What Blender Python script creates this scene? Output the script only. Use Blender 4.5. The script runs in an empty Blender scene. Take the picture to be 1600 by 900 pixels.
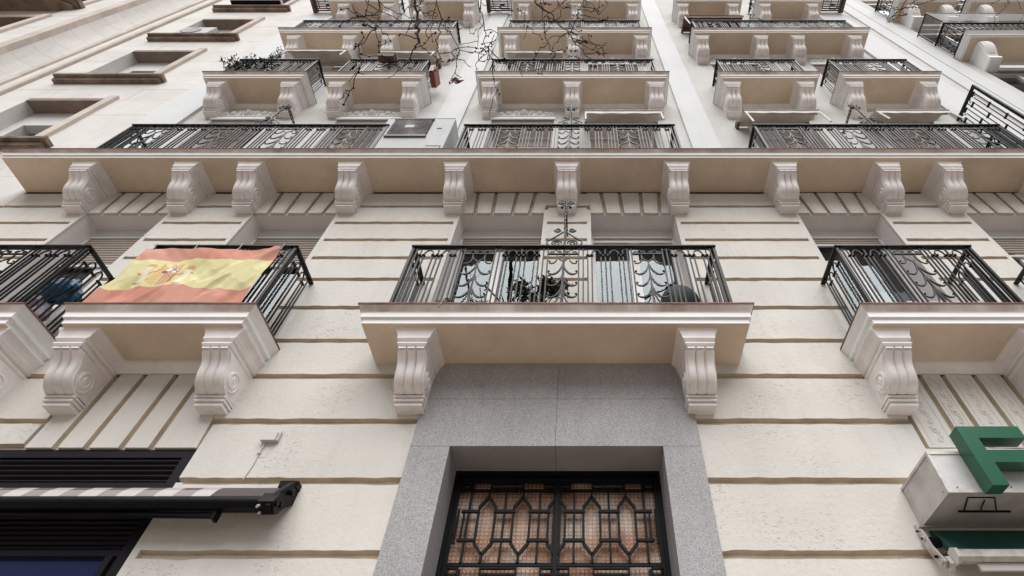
import bpy, math, random
from mathutils import Vector, Matrix
R = math.radians
S = bpy.context.scene
COL = S.collection
random.seed(7)

# ---------------------------------------------------------------- camera, sky, sun
F_PX, CX, VP = 850.0, 912.0, 692.0
PITCH = math.atan(F_PX / VP)
cam = bpy.data.cameras.new("camera"); camo = bpy.data.objects.new("camera", cam); COL.objects.link(camo)
cam.sensor_width = 36.0; cam.lens = 36.0 * F_PX / 1600.0
cam.shift_x = (800.0 - CX) / 1600.0
cam.clip_end = 500.0; cam.clip_start = 0.05
camo.location = (0, -3.6, 1.5); camo.rotation_euler = (R(90) + PITCH, 0, 0)
S.camera = camo

w = bpy.data.worlds.new("World"); S.world = w; w.use_nodes = True
nt = w.node_tree
sky = nt.nodes.new("ShaderNodeTexSky"); sky.sky_type = 'NISHITA'; sky.sun_disc = False
SUN_EL, SUN_AZ = R(60), R(179)
sky.sun_elevation = SUN_EL; sky.sun_rotation = SUN_AZ
sky.air_density = 1.0; sky.dust_density = 1.5; sky.ozone_density = 1.0
bg = nt.nodes["Background"]; bg.inputs[1].default_value = 0.05
mixw = nt.nodes.new("ShaderNodeMix"); mixw.data_type = 'RGBA'; mixw.inputs[0].default_value = 0.72
bw = nt.nodes.new("ShaderNodeRGBToBW"); ov = nt.nodes.new("ShaderNodeMix"); ov.data_type = 'RGBA'; ov.blend_type = 'MULTIPLY'; ov.inputs[0].default_value = 1
nt.links.new(sky.outputs[0], bw.inputs[0]); nt.links.new(bw.outputs[0], ov.inputs[6]); ov.inputs[7].default_value = (0.97, 0.985, 1.0, 1)
nt.links.new(sky.outputs[0], mixw.inputs[6]); nt.links.new(ov.outputs[2], mixw.inputs[7])
nt.links.new(mixw.outputs[2], bg.inputs[0])
sl = bpy.data.lights.new("sun", 'SUN'); sl.energy = 2.9; sl.angle = R(72); sl.color = (1.0, 0.985, 0.965)
so = bpy.data.objects.new("sun", sl); COL.objects.link(so)
so.rotation_euler = (R(90) - SUN_EL, 0, R(180) - SUN_AZ)
S.view_settings.view_transform = 'Standard'; S.view_settings.look = 'None'
S.view_settings.exposure = 0.90; S.view_settings.gamma = 1.0

# ---------------------------------------------------------------- materials
def mat(name, base, rough=0.6, metal=0.0, var=0.08, vscale=3.0, bump=0.0, bscale=60.0, col2=None, dirt=0.0, spec=0.5, tint=0.0, streak=None):
    m = bpy.data.materials.new(name); m.use_nodes = True
    n, l = m.node_tree.nodes, m.node_tree.links
    p = n["Principled BSDF"]; p.inputs["Roughness"].default_value = rough; p.inputs["Metallic"].default_value = metal
    p.inputs["Specular IOR Level"].default_value = spec
    tc = n.new("ShaderNodeNewGeometry")
    mp = n.new("ShaderNodeMapping"); l.new(tc.outputs["Position"], mp.inputs[0])
    if streak: mp.inputs["Scale"].default_value = streak
    nz = n.new("ShaderNodeTexNoise"); nz.inputs["Scale"].default_value = vscale; nz.inputs["Detail"].default_value = 7; nz.inputs["Roughness"].default_value = 0.62
    l.new(mp.outputs[0], nz.inputs[0])
    rmp = n.new("ShaderNodeValToRGB")
    c2 = col2 or tuple(max(0, c * (1 - var * 2.2)) for c in base)
    c1 = tuple(min(1, c * (1 + var)) for c in base)
    rmp.color_ramp.elements[0].position = 0.32; rmp.color_ramp.elements[1].position = 0.66
    rmp.color_ramp.elements[0].color = (*c2, 1); rmp.color_ramp.elements[1].color = (*c1, 1)
    l.new(nz.outputs[0], rmp.inputs[0])
    out = rmp.outputs[0]
    if dirt > 0:      # blotches and rain streaks of their own shape
        mp2 = n.new("ShaderNodeMapping"); mp2.inputs["Scale"].default_value = (9, 9, 0.9); l.new(tc.outputs["Position"], mp2.inputs[0])
        n2 = n.new("ShaderNodeTexNoise"); n2.inputs["Scale"].default_value = 1.0; n2.inputs["Detail"].default_value = 9; n2.inputs["Roughness"].default_value = 0.7
        l.new(mp2.outputs[0], n2.inputs[0])
        r2 = n.new("ShaderNodeValToRGB"); r2.color_ramp.elements[0].position = 0.5; r2.color_ramp.elements[1].position = 0.78
        r2.color_ramp.elements[0].color = (0, 0, 0, 1); r2.color_ramp.elements[1].color = (dirt, dirt, dirt, 1)
        l.new(n2.outputs[0], r2.inputs[0])
        mx = n.new("ShaderNodeMix"); mx.data_type = 'RGBA'; l.new(r2.outputs[0], mx.inputs[0]); l.new(out, mx.inputs[6])
        mx.inputs[7].default_value = (base[0] * .42, base[1] * .38, base[2] * .33, 1); out = mx.outputs[2]
    if tint > 0:
        oi = n.new("ShaderNodeObjectInfo"); mr = n.new("ShaderNodeMapRange"); mr.inputs[3].default_value = 1 - tint; mr.inputs[4].default_value = 1 + tint * .6
        l.new(oi.outputs["Random"], mr.inputs[0])
        vm = n.new("ShaderNodeVectorMath"); vm.operation = 'SCALE'; l.new(out, vm.inputs[0]); l.new(mr.outputs[0], vm.inputs["Scale"]); out = vm.outputs[0]
    l.new(out, p.inputs["Base Color"])
    if bump > 0:
        nb = n.new("ShaderNodeTexNoise"); nb.inputs["Scale"].default_value = bscale; nb.inputs["Detail"].default_value = 6; nb.inputs["Roughness"].default_value = 0.65
        l.new(tc.outputs["Position"], nb.inputs[0])
        bn = n.new("ShaderNodeBump"); bn.inputs["Strength"].default_value = 0.6; bn.inputs["Distance"].default_value = bump
        l.new(nb.outputs[0], bn.inputs["Height"]); l.new(bn.outputs[0], p.inputs["Normal"])
    return m

def stucco_mat(name, base, pit=0.5, bump=0.006):
    m = mat(name, base, 0.85, var=0.035, vscale=1.3, bump=bump, bscale=26, dirt=0.13, spec=0.2, tint=0.025)
    n, l = m.node_tree.nodes, m.node_tree.links
    p = n["Principled BSDF"]
    geo = n.new("ShaderNodeNewGeometry")
    # scratched, pitted render: small torn marks where a broad noise lets them show
    mp = n.new("ShaderNodeMapping"); mp.inputs["Scale"].default_value = (1, 1, 1.7); l.new(geo.outputs["Position"], mp.inputs[0])
    a = n.new("ShaderNodeTexNoise"); a.inputs["Scale"].default_value = 34; a.inputs["Detail"].default_value = 3; a.inputs["Distortion"].default_value = 1.2; l.new(mp.outputs[0], a.inputs[0])
    b = n.new("ShaderNodeTexNoise"); b.inputs["Scale"].default_value = 1.6; b.inputs["Detail"].default_value = 4; l.new(geo.outputs["Position"], b.inputs[0])
    ra = n.new("ShaderNodeValToRGB"); ra.color_ramp.elements[0].position = 0.60; ra.color_ramp.elements[1].position = 0.70; l.new(a.outputs[0], ra.inputs[0])
    rb = n.new("ShaderNodeValToRGB"); rb.color_ramp.elements[0].position = 0.48; rb.color_ramp.elements[1].position = 0.64; l.new(b.outputs[0], rb.inputs[0])
    mu = n.new("ShaderNodeMath"); mu.operation = 'MULTIPLY'; l.new(ra.outputs[0], mu.inputs[0]); l.new(rb.outputs[0], mu.inputs[1])
    old = p.inputs["Base Color"].links[0].from_socket
    mf = n.new("ShaderNodeMath"); mf.operation = 'MULTIPLY'; mf.inputs[1].default_value = pit * .5; l.new(mu.outputs[0], mf.inputs[0])
    mx = n.new("ShaderNodeMix"); mx.data_type = 'RGBA'; l.new(mf.outputs[0], mx.inputs[0]); l.new(old, mx.inputs[6])
    mx.inputs[7].default_value = (base[0] * .62, base[1] * .57, base[2] * .5, 1); l.new(mx.outputs[2], p.inputs["Base Color"])
    bn = [x for x in n if x.type == 'BUMP'][0]
    b2 = n.new("ShaderNodeBump"); b2.invert = True; b2.inputs["Strength"].default_value = 0.8; b2.inputs["Distance"].default_value = 0.006
    l.new(mu.outputs[0], b2.inputs["Height"]); l.new(bn.outputs[0], b2.inputs["Normal"]); l.new(b2.outputs[0], p.inputs["Normal"])
    return m

M = {}
M['stucco'] = stucco_mat('cream_stucco', (0.648, 0.622, 0.580), pit=0.48, bump=0.007)
M['upper'] = stucco_mat('upper_stucco', (0.60, 0.592, 0.57), pit=0.25, bump=0.003)
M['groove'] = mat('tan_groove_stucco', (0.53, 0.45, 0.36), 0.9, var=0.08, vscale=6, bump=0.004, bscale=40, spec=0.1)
M['trim'] = mat('off_white_trim_paint', (0.88, 0.88, 0.875), 0.6, var=0.02, vscale=2, dirt=0.08, bump=0.0012, bscale=30, spec=0.3)
M['pilaster'] = mat('white_pilaster_paint', (0.60, 0.61, 0.615), 0.7, var=0.02, vscale=1, dirt=0.1, bump=0.002, bscale=30, spec=0.25)
M['console'] = mat('console_paint', (0.83, 0.79, 0.78), 0.55, var=0.04, vscale=5, dirt=0.2, bump=0.0015, bscale=40, spec=0.35)
M['reveal'] = mat('reveal_paint', (0.80, 0.755, 0.745), 0.8, var=0.03, vscale=2, dirt=0.12, spec=0.2)
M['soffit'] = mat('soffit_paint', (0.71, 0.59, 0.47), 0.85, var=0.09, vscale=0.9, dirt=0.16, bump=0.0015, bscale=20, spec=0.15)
M['coping'] = mat('terracotta_coping', (0.17, 0.088, 0.064), 0.7, var=0.3, vscale=4, bump=0.002)
M['mould_dirty'] = mat('weathered_cornice_moulding', (0.62, 0.55, 0.52), 0.75, var=0.12, vscale=2.2, col2=(0.34, 0.25, 0.215), dirt=0.4, spec=0.2, streak=(1, 1, .35))
M['iron'] = mat('black_iron_paint', (0.007, 0.006, 0.006), 0.42, var=0.25, vscale=12, spec=0.24)
M['iron2'] = mat('door_iron_paint', (0.004, 0.004, 0.006), 0.45, var=0.2, vscale=12, spec=0.16)
M['frame'] = mat('white_window_frame', (0.66, 0.64, 0.63), 0.45, var=0.03)
M['wood'] = mat('brown_window_frame', (0.14, 0.10, 0.085), 0.5, var=0.15)
M['shutter'] = mat('taupe_roller_shutter', (0.40, 0.34, 0.295), 0.6, var=0.05)
M['curtain'] = mat('white_curtain', (0.70, 0.72, 0.73), 0.85, var=0.03, vscale=5)
M['dark'] = mat('dark_interior', (0.03, 0.027, 0.027), 0.9)
M['louvre'] = mat('anthracite_louvre', (0.013, 0.011, 0.015), 0.45, var=0.1, spec=0.14)
M['black'] = mat('black_plastic', (0.004, 0.004, 0.005), 0.42, var=0.2, vscale=9, spec=0.12)
M['acwhite'] = mat('air_conditioner_enamel', (0.50, 0.51, 0.52), 0.7, spec=0.15, var=0.03, dirt=0.12)
M['acgrille'] = mat('air_conditioner_grille', (0.15, 0.115, 0.11), 0.5, var=0.1)
M['awning'] = mat('cream_awning_cloth', (0.60, 0.56, 0.50), 0.85, var=0.06, vscale=6, dirt=0.25)
M['awnbrown'] = mat('brown_awning_cloth', (0.15, 0.085, 0.07), 0.85, var=0.15)
M['steel'] = mat('dull_sheet_metal', (0.52, 0.50, 0.49), 0.42, metal=0.35, var=0.10, vscale=4, dirt=0.3, spec=0.5)
M['alu'] = mat('worn_aluminium', (0.55, 0.52, 0.49), 0.4, metal=0.5, var=0.12, vscale=15)
M['fgreen'] = mat('green_letter_paint', (0.005, 0.088, 0.042), 0.3, var=0.05, spec=0.5)
M['cgreen'] = mat('green_awning_cloth', (0.004, 0.055, 0.043), 0.8, var=0.12)
M['tgreen'] = mat('dark_green_table_paint', (0.008, 0.028, 0.018), 0.4, var=0.1)
M['pot'] = mat('terracotta_pot', (0.30, 0.12, 0.075), 0.8, var=0.15)
M['leaf'] = mat('dark_leaf', (0.022, 0.035, 0.014), 0.5, var=0.4, vscale=9)
M['leaf2'] = mat('pale_strap_leaf', (0.13, 0.15, 0.045), 0.5, var=0.3, vscale=20)
M['leafdead'] = mat('dead_red_leaf', (0.13, 0.028, 0.016), 0.7, var=0.35, vscale=30)
M['bark'] = mat('bark', (0.03, 0.022, 0.02), 0.9, var=0.3, vscale=20, bump=0.004, bscale=50)
M['twig'] = mat('twig_bark', (0.012, 0.008, 0.007), 0.85, var=0.3, vscale=20, spec=0.08)
M['stone'] = mat('pale_limestone', (0.64, 0.615, 0.59), 0.75, var=0.05, vscale=1.6, dirt=0.22, bump=0.0015, bscale=30, spec=0.25, tint=0.05)
M['stonetan'] = mat('tan_limestone', (0.56, 0.495, 0.435), 0.8, var=0.07, vscale=2.5, dirt=0.2, spec=0.2, tint=0.08)
M['stonebrown'] = mat('grimy_sill_stone', (0.27, 0.205, 0.165), 0.85, var=0.22, vscale=3, dirt=0.4, spec=0.15, tint=0.08)
M['head'] = mat('brown_stone_head', (0.27, 0.21, 0.18), 0.85, var=0.1, vscale=3, dirt=0.2, spec=0.15, tint=0.1)
M['pavement'] = mat('grey_paving', (0.26, 0.21, 0.165), 0.9, var=0.1, vscale=2, bump=0.003)
M['kerb'] = mat('kerb_stone', (0.36, 0.34, 0.32), 0.9, var=0.1)
M['road'] = mat('asphalt', (0.055, 0.053, 0.052), 0.9, var=0.12, vscale=5, bump=0.004)
M['blue'] = mat('blue_plastic_bag', (0.008, 0.10, 0.20), 0.3, var=0.35, vscale=14)
M['lilac'] = mat('lilac_cloth', (0.34, 0.28, 0.34), 0.9, var=0.2, vscale=10)
M['crate'] = mat('brown_crate_board', (0.12, 0.07, 0.06), 0.7, var=0.2, vscale=6)
M['redbox'] = mat('red_brown_planter_plastic', (0.21, 0.062, 0.043), 0.5, var=0.12)
M['pvc'] = mat('white_pvc', (0.55, 0.53, 0.50), 0.5, var=0.04, dirt=0.2)

def granite():
    m = mat('speckled_grey_granite', (0.37, 0.365, 0.372), 0.6, var=0.05, vscale=2.0, bump=0.001, bscale=90, dirt=0.2, spec=0.35, tint=0.07)
    n, l = m.node_tree.nodes, m.node_tree.links; p = n["Principled BSDF"]
    g = n.new("ShaderNodeNewGeometry"); v = n.new("ShaderNodeTexNoise"); v.inputs["Scale"].default_value = 210; v.inputs["Detail"].default_value = 2
    l.new(g.outputs["Position"], v.inputs[0]); r = n.new("ShaderNodeValToRGB")
    e = r.color_ramp.elements; e[0].position = 0.36; e[0].color = (.60, .59, .60, 1); e[1].position = 0.64; e[1].color = (1.25, 1.25, 1.26, 1)
    e.new(0.5).color = (1, .98, .98, 1)
    l.new(v.outputs[0], r.inputs[0]); old = p.inputs["Base Color"].links[0].from_socket
    mx = n.new("ShaderNodeMix"); mx.data_type = 'RGBA'; mx.blend_type = 'MULTIPLY'; mx.inputs[0].default_value = 1
    l.new(old, mx.inputs[6]); l.new(r.outputs[0], mx.inputs[7]); l.new(mx.outputs[2], p.inputs["Base Color"]); return m
M['granite'] = granite()

def pane_mat(name, refl, tint, rough=0.015, through=True, wav=0.0):
    m = bpy.data.materials.new(name); m.use_nodes = True; n, l = m.node_tree.nodes, m.node_tree.links
    for x in list(n):
        if x.type == 'BSDF_PRINCIPLED': n.remove(x)
    o = [x for x in n if x.type == 'OUTPUT_MATERIAL'][0]
    g = n.new("ShaderNodeBsdfGlossy"); g.inputs["Roughness"].default_value = rough; g.inputs[0].default_value = (.88, .96, 1, 1)
    t = n.new("ShaderNodeBsdfTransparent") if through else n.new("ShaderNodeBsdfDiffuse"); t.inputs[0].default_value = (*tint, 1)
    fr = n.new("ShaderNodeFresnel"); fr.inputs[0].default_value = 1.6
    ad = n.new("ShaderNodeMath"); ad.operation = 'ADD'; ad.use_clamp = True; ad.inputs[1].default_value = refl; l.new(fr.outputs[0], ad.inputs[0])
    mx = n.new("ShaderNodeMixShader"); l.new(ad.outputs[0], mx.inputs[0]); l.new(t.outputs[0], mx.inputs[1]); l.new(g.outputs[0], mx.inputs[2]); l.new(mx.outputs[0], o.inputs[0])
    if wav:
        gg = n.new("ShaderNodeNewGeometry"); nz = n.new("ShaderNodeTexNoise"); nz.inputs["Scale"].default_value = 2.5; l.new(gg.outputs["Position"], nz.inputs[0])
        b = n.new("ShaderNodeBump"); b.inputs["Distance"].default_value = wav; l.new(nz.outputs[0], b.inputs["Height"]); l.new(b.outputs[0], g.inputs["Normal"])
    return m
M['glass'] = pane_mat('window_glass', 0.02, (.72, .77, .78), wav=0.002)
M['shopglass'] = pane_mat('blue_tinted_shop_glass', -0.035, (.016, .022, .085), through=False)

def doorglass():
    m = bpy.data.materials.new('amber_hammered_glass'); m.use_nodes = True; n, l = m.node_tree.nodes, m.node_tree.links; p = n["Principled BSDF"]
    g = n.new("ShaderNodeNewGeometry"); sx = n.new("ShaderNodeSeparateXYZ"); l.new(g.outputs["Position"], sx.inputs[0])
    def wave(sock, k):
        a = n.new("ShaderNodeMath"); a.operation = 'MULTIPLY'; a.inputs[1].default_value = k; l.new(sock, a.inputs[0])
        b = n.new("ShaderNodeMath"); b.operation = 'SINE'; l.new(a.outputs[0], b.inputs[0]); return b
    wx, wz = wave(sx.outputs[0], 2 * math.pi / 0.03), wave(sx.outputs[2], 2 * math.pi / 0.03)
    mn = n.new("ShaderNodeMath"); mn.operation = 'MAXIMUM'; l.new(wx.outputs[0], mn.inputs[0]); l.new(wz.outputs[0], mn.inputs[1])
    nz = n.new("ShaderNodeTexNoise"); nz.inputs["Scale"].default_value = 3.2; nz.inputs["Detail"].default_value = 5; l.new(g.outputs["Position"], nz.inputs[0])
    r = n.new("ShaderNodeValToRGB"); e = r.color_ramp.elements
    e[0].position = .36; e[0].color = (.44, .23, .14, 1); e[1].position = .64; e[1].color = (.95, .78, .66, 1); e.new(.5).color = (.68, .42, .30, 1)
    l.new(nz.outputs[0], r.inputs[0])
    r2 = n.new("ShaderNodeValToRGB"); r2.color_ramp.elements[0].position = .62; r2.color_ramp.elements[0].color = (1, 1, 1, 1)
    r2.color_ramp.elements[1].position = .98; r2.color_ramp.elements[1].color = (.4, .34, .32, 1); l.new(mn.outputs[0], r2.inputs[0])
    mx = n.new("ShaderNodeMix"); mx.data_type = 'RGBA'; mx.blend_type = 'MULTIPLY'; mx.inputs[0].default_value = 1
    l.new(r.outputs[0], mx.inputs[6]); l.new(r2.outputs[0], mx.inputs[7]); l.new(mx.outputs[2], p.inputs["Base Color"])
    p.inputs["Roughness"].default_value = .22; p.inputs["Specular IOR Level"].default_value = .6
    b = n.new("ShaderNodeBump"); b.inputs["Distance"].default_value = .004; b.inputs["Strength"].default_value = .7; l.new(mn.outputs[0], b.inputs["Height"]); l.new(b.outputs[0], p.inputs["Normal"])
    return m
M['doorglass'] = doorglass()

def attr_mat(name, rough=0.8):
    m = bpy.data.materials.new(name); m.use_nodes = True; n, l = m.node_tree.nodes, m.node_tree.links; p = n["Principled BSDF"]
    a = n.new("ShaderNodeAttribute"); a.attribute_name = "print"; nz = n.new("ShaderNodeTexNoise"); nz.inputs["Scale"].default_value = 18; nz.inputs["Detail"].default_value = 6
    g = n.new("ShaderNodeNewGeometry"); l.new(g.outputs["Position"], nz.inputs[0])
    mr = n.new("ShaderNodeMapRange"); mr.inputs[3].default_value = .88; mr.inputs[4].default_value = 1.12; l.new(nz.outputs[0], mr.inputs[0])
    vm = n.new("ShaderNodeVectorMath"); vm.operation = 'SCALE'; l.new(a.outputs[0], vm.inputs[0]); l.new(mr.outputs[0], vm.inputs["Scale"]); l.new(vm.outputs[0], p.inputs["Base Color"])
    p.inputs["Roughness"].default_value = rough; p.inputs["Specular IOR Level"].default_value = .2; return m
M['flag'] = attr_mat('printed_flag_cloth')
M['check'] = attr_mat('checked_awning_cloth')

# ---------------------------------------------------------------- mesh helpers
class MB:
    def __init__(s): s.v, s.f, s.m = [], [], []
    def add(s, vs, fs, mi=0):
        o = len(s.v); s.v += [tuple(x) for x in vs]
        for f in fs: s.f.append(tuple(o + i for i in f)); s.m.append(mi)
        return s
    def fru(s, a, z0, b, z1, mi=0, mb=None):       # a, b = (x0,x1,y0,y1) at z0 and z1
        vs = [(a[0], a[2], z0), (a[1], a[2], z0), (a[1], a[3], z0), (a[0], a[3], z0), (b[0], b[2], z1), (b[1], b[2], z1), (b[1], b[3], z1), (b[0], b[3], z1)]
        s.add(vs, [(3, 2, 1, 0)], mi if mb is None else mb)
        return s.add(vs, [(4, 5, 6, 7), (0, 1, 5, 4), (1, 2, 6, 5), (2, 3, 7, 6), (3, 0, 4, 7)], mi)
    def box(s, x0, x1, y0, y1, z0, z1, mi=0, mb=None): return s.fru((x0, x1, y0, y1), z0, (x0, x1, y0, y1), z1, mi, mb)
    def quad(s, a, b, c, d, mi=0): return s.add([a, b, c, d], [(0, 1, 2, 3)], mi)
    def grid(s, rows, mi=0):
        n, k = len(rows), len(rows[0]); vs = [p for r in rows for p in r]
        return s.add(vs, [(i * k + j, i * k + j + 1, (i + 1) * k + j + 1, (i + 1) * k + j) for i in range(n - 1) for j in range(k - 1)], mi)
    def tube(s, pts, r, n=4, mi=0, caps=True, rot=0.785):
        pts = [Vector(p) for p in pts]; rs = r if isinstance(r, (list, tuple)) else [r] * len(pts)
        rows = []; prev = None
        for i, p in enumerate(pts):
            t = (pts[min(i + 1, len(pts) - 1)] - pts[max(i - 1, 0)])
            if t.length < 1e-9: t = Vector((0, 0, 1))
            t.normalize()
            if prev is None:
                up = Vector((0, 1, 0)) if abs(t.y) < .9 else Vector((1, 0, 0))
                a = t.cross(up).normalized()
            else:
                a = prev - t * prev.dot(t)
                a = a.normalized() if a.length > 1e-6 else t.cross(Vector((0.3, 1, 0.2))).normalized()
            prev = a; b = t.cross(a)
            rows.append([tuple(p + (a * math.cos(rot + 2 * math.pi * k / n) + b * math.sin(rot + 2 * math.pi * k / n)) * rs[i]) for k in range(n)])
        o = len(s.v); s.v += [q for r_ in rows for q in r_]
        for i in range(len(rows) - 1):
            for k in range(n):
                s.f.append((o + i * n + k, o + i * n + (k + 1) % n, o + (i + 1) * n + (k + 1) % n, o + (i + 1) * n + k)); s.m.append(mi)
        if caps:
            s.f.append(tuple(o + k for k in range(n))[::-1]); s.m.append(mi)
            s.f.append(tuple(o + (len(rows) - 1) * n + k for k in range(n))); s.m.append(mi)
        return s
    def ball(s, c, r, mi=0, sz=1.0):
        vs = [(c[0], c[1], c[2] + r * sz), (c[0], c[1], c[2] - r * sz)]
        for k in range(6):
            a = k * math.pi / 3; vs.append((c[0] + r * math.cos(a), c[1] + r * math.sin(a), c[2]))
        return s.add(vs, [(0, 2 + k, 2 + (k + 1) % 6) for k in range(6)] + [(1, 2 + (k + 1) % 6, 2 + k) for k in range(6)], mi)
    def prism(s, poly, y0, y1, mi=0):               # polygon in x,z extruded along y
        n = len(poly); vs = [(x, y0, z) for x, z in poly] + [(x, y1, z) for x, z in poly]
        return s.add(vs, [tuple(range(n)), tuple(range(2 * n - 1, n - 1, -1))] + [(i, n + i, n + (i + 1) % n, (i + 1) % n) for i in range(n)], mi)
    def prismx(s, poly, x0, x1, mi=0):              # polygon in y,z extruded along x
        n = len(poly); vs = [(x0, y, z) for y, z in poly] + [(x1, y, z) for y, z in poly]
        return s.add(vs, [tuple(range(n)), tuple(range(2 * n - 1, n - 1, -1))] + [(i, n + i, n + (i + 1) % n, (i + 1) % n) for i in range(n)], mi)
    def mesh(s, name, mats, smooth=0, org=(0, 0, 0)):
        me = bpy.data.meshes.new(name)
        me.from_pydata([(a - org[0], b - org[1], c - org[2]) for a, b, c in s.v], [], s.f)
        for m in (mats if isinstance(mats, (list, tuple)) else [mats]): me.materials.append(m)
        me.polygons.foreach_set('material_index', s.m)
        me.update()
        if smooth:
            me.polygons.foreach_set('use_smooth', [True] * len(me.polygons)); me.set_sharp_from_angle(angle=R(smooth))
        return me

WP = {}
def link(name, data, loc, parent=None, scale=None, rotz=0, rot=None):
    o = bpy.data.objects.new(name, data); COL.objects.link(o)
    if parent is not None:
        o.parent = parent; q = WP[parent.name]; o.location = (loc[0] - q[0], loc[1] - q[1], loc[2] - q[2])
    else: o.location = loc
    if rotz: o.rotation_euler = (0, 0, rotz)
    if rot: o.rotation_euler = rot
    if scale: o.scale = scale
    WP[o.name] = tuple(loc); return o
def part(name, mb, mats, parent=None, smooth=0):     # one-off mesh in world coordinates; origin at bottom centre
    xs, ys, zs = zip(*mb.v); org = ((min(xs) + max(xs)) / 2, (min(ys) + max(ys)) / 2, min(zs))
    return link(name, mb.mesh(name, mats, smooth, org), org, parent)
def tag(o, label=None, cat=None, group=None, kind=None):
    if label: o['label'] = label
    if cat: o['category'] = cat
    if group: o['group'] = group
    if kind: o['kind'] = kind
    return o
def thing(name, label, cat, loc, group=None):
    o = link(name, None, loc); o.empty_display_size = .1; return tag(o, label, cat, group)

# ---------------------------------------------------------------- ground (the street the camera stands in)
tag(part('pavement', MB().box(-60, 60, -5.2, 0.0, -.12, 0), M['pavement']), kind='structure')
tag(part('kerb', MB().box(-60, 60, -5.5, -5.2, -.2, .0), M['kerb']), kind='structure')
tag(part('road', MB().box(-150, 150, -18, -5.5, -.4, -.13), M['road']), kind='structure')
tag(part('ground', MB().box(-400, 400, -400, 400, -1.0, -.42), M['pavement']), kind='structure')
tag(part('far_pavement', MB().box(-150, 150, -60, -18, -.4, -.01), M['pavement']), kind='structure')

# ---------------------------------------------------------------- main building
XC = -0.205
B = thing('apartment_building', 'cream stucco apartment building with rows of bracketed balconies and a granite doorway', 'building', (XC, 0, 0))
XL, XR = -7.45, 7.04
WX = [(-6.27, -5.23), (-4.16, -3.11), (-1.55, -.5), (.09, 1.14), (2.70, 3.75), (4.82, 5.86)]
LV = [(5.06, 7.42), (8.09, 10.40), (11.18, 13.36), (14.08, 16.30), (17.06, 19.2)]
ZB = 7.95
DOOR = (-1.03, .61, 0, 3.98); SHOPL = (-6.4, -2.97, 0, 3.97); SHOPR = (2.56, 5.99, 0, 2.85)
OPEN = [(-1.06, .64, 0, 4.01), SHOPL, SHOPR] + [(a, b, z0, z1) for z0, z1 in LV for a, b in WX]

def wall_cells(mb, xl, xr, z0, z1, opens, y, depth, mi=0, mr=1, room=0):
    xs = sorted({xl, xr} | {v for o in opens for v in o[:2] if xl < v < xr}); zs = sorted({z0, z1} | {v for o in opens for v in o[2:] if z0 < v < z1})
    def hole(x, z): return any(o[0] < x < o[1] and o[2] < z < o[3] for o in opens)
    for i in range(len(xs) - 1):
        for j in range(len(zs) - 1):
            a, b, c, d = xs[i], xs[i + 1], zs[j], zs[j + 1]
            if not hole((a + b) / 2, (c + d) / 2): mb.quad((a, y, c), (b, y, c), (b, y, d), (a, y, d), mi)
    for o in opens:
        a, b, c, d = max(o[0], xl), min(o[1], xr), max(o[2], z0), min(o[3], z1)
        if a >= b or c >= d: continue
        Y = y + depth if not room else depth
        mb.quad((a, y, c), (a, y, d), (a, Y, d), (a, Y, c), mr); mb.quad((b, y, d), (b, y, c), (b, Y, c), (b, Y, d), mr)
        if d == o[3]: mb.quad((a, y, d), (b, y, d), (b, Y, d), (a, Y, d), mr)
        if c == o[2]: mb.quad((b, y, c), (a, y, c), (a, Y, c), (b, Y, c), mr)
mb = MB()
wall_cells(mb, XL, XR, 0, ZB, OPEN, .035, .9, 0, 1, 1)
wall_cells(mb, XL, XR, ZB, 24, OPEN, 0, .9, 2, 1, 1)
mb.quad((XL, .9, 0), (XL, .9, 24), (XR, .9, 24), (XR, .9, 0), 3)
mb.quad((XL, 0, ZB), (XR, 0, ZB), (XR, .035, ZB), (XL, .035, ZB), 2)
part('wall', mb, [M['groove'], M['reveal'], M['upper'], M['dark']], B)

# rusticated courses: proud blocks whose top and bottom edges are chamfered and a little uneven
G = [0.02, .5, 1.03, 1.56, 2.10, 2.63, 3.16, 3.69, 4.22, 4.70, 5.14, 5.61, 6.07, 6.46, 6.82, 7.19, 7.58, 7.93]
def block(x0, x1, z0, z1, e0=0, e1=0, nm='rusticated_block', mt=None, y=0.0, bk=.035, gap=.014, ch=.014):
    mb = MB(); n = max(2, int((x1 - x0) / .09)); rows = [[], [], [], []]
    z0 += gap; z1 -= gap
    for i in range(n + 1):
        t = i / n; x = x0 + (x1 - x0) * t
        j = lambda: random.gauss(0, .0024) - (.007 * random.random() if random.random() < .06 else 0)
        sl0 = e0 if i == 0 else (-e1 if i == n else 0)
        rows[0].append((x, bk, z0 + j() * .6)); rows[1].append((x + sl0 * .0, y + j() * .3, z0 + ch + j()))
        rows[2].append((x + sl0 * .0, y + j() * .3, z1 - ch + j())); rows[3].append((x, bk, z1 + j() * .6))
    mb.grid(rows)
    for r_, s_ in ((0, 1), (n, -1)):
        q = [rows[k][r_] for k in range(4)]
        mb.add(q, [(0, 1, 2, 3) if s_ > 0 else (3, 2, 1, 0)])
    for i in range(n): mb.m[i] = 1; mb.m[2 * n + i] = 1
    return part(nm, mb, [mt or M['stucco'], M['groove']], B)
J = .05
def pier(x0, x1, zs, jl=True, jr=True):
    a, b = x0 + (J if jl else 0), x1 - (J if jr else 0)
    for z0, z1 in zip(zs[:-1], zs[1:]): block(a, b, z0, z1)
    st = MB()
    if jl: st.box(x0, a, 0, .0346, zs[0] + .012, zs[-1] - .012)
    if jr: st.box(b, x1, 0, .0346, zs[0] + .012, zs[-1] - .012)
    return st
def addst(s):
    for k in range(0, len(s.v), 8 * 2): part('jamb_strip', MB().add(s.v[k:k + 16], [f for f in s.f if k <= f[0] < k + 16] if k == 0 else [tuple(i - k for i in f) for f in s.f if k <= f[0] < k + 16]), M['stucco'], B)
gi = lambda a, b: [g for g in G if a <= g <= b]
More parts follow.
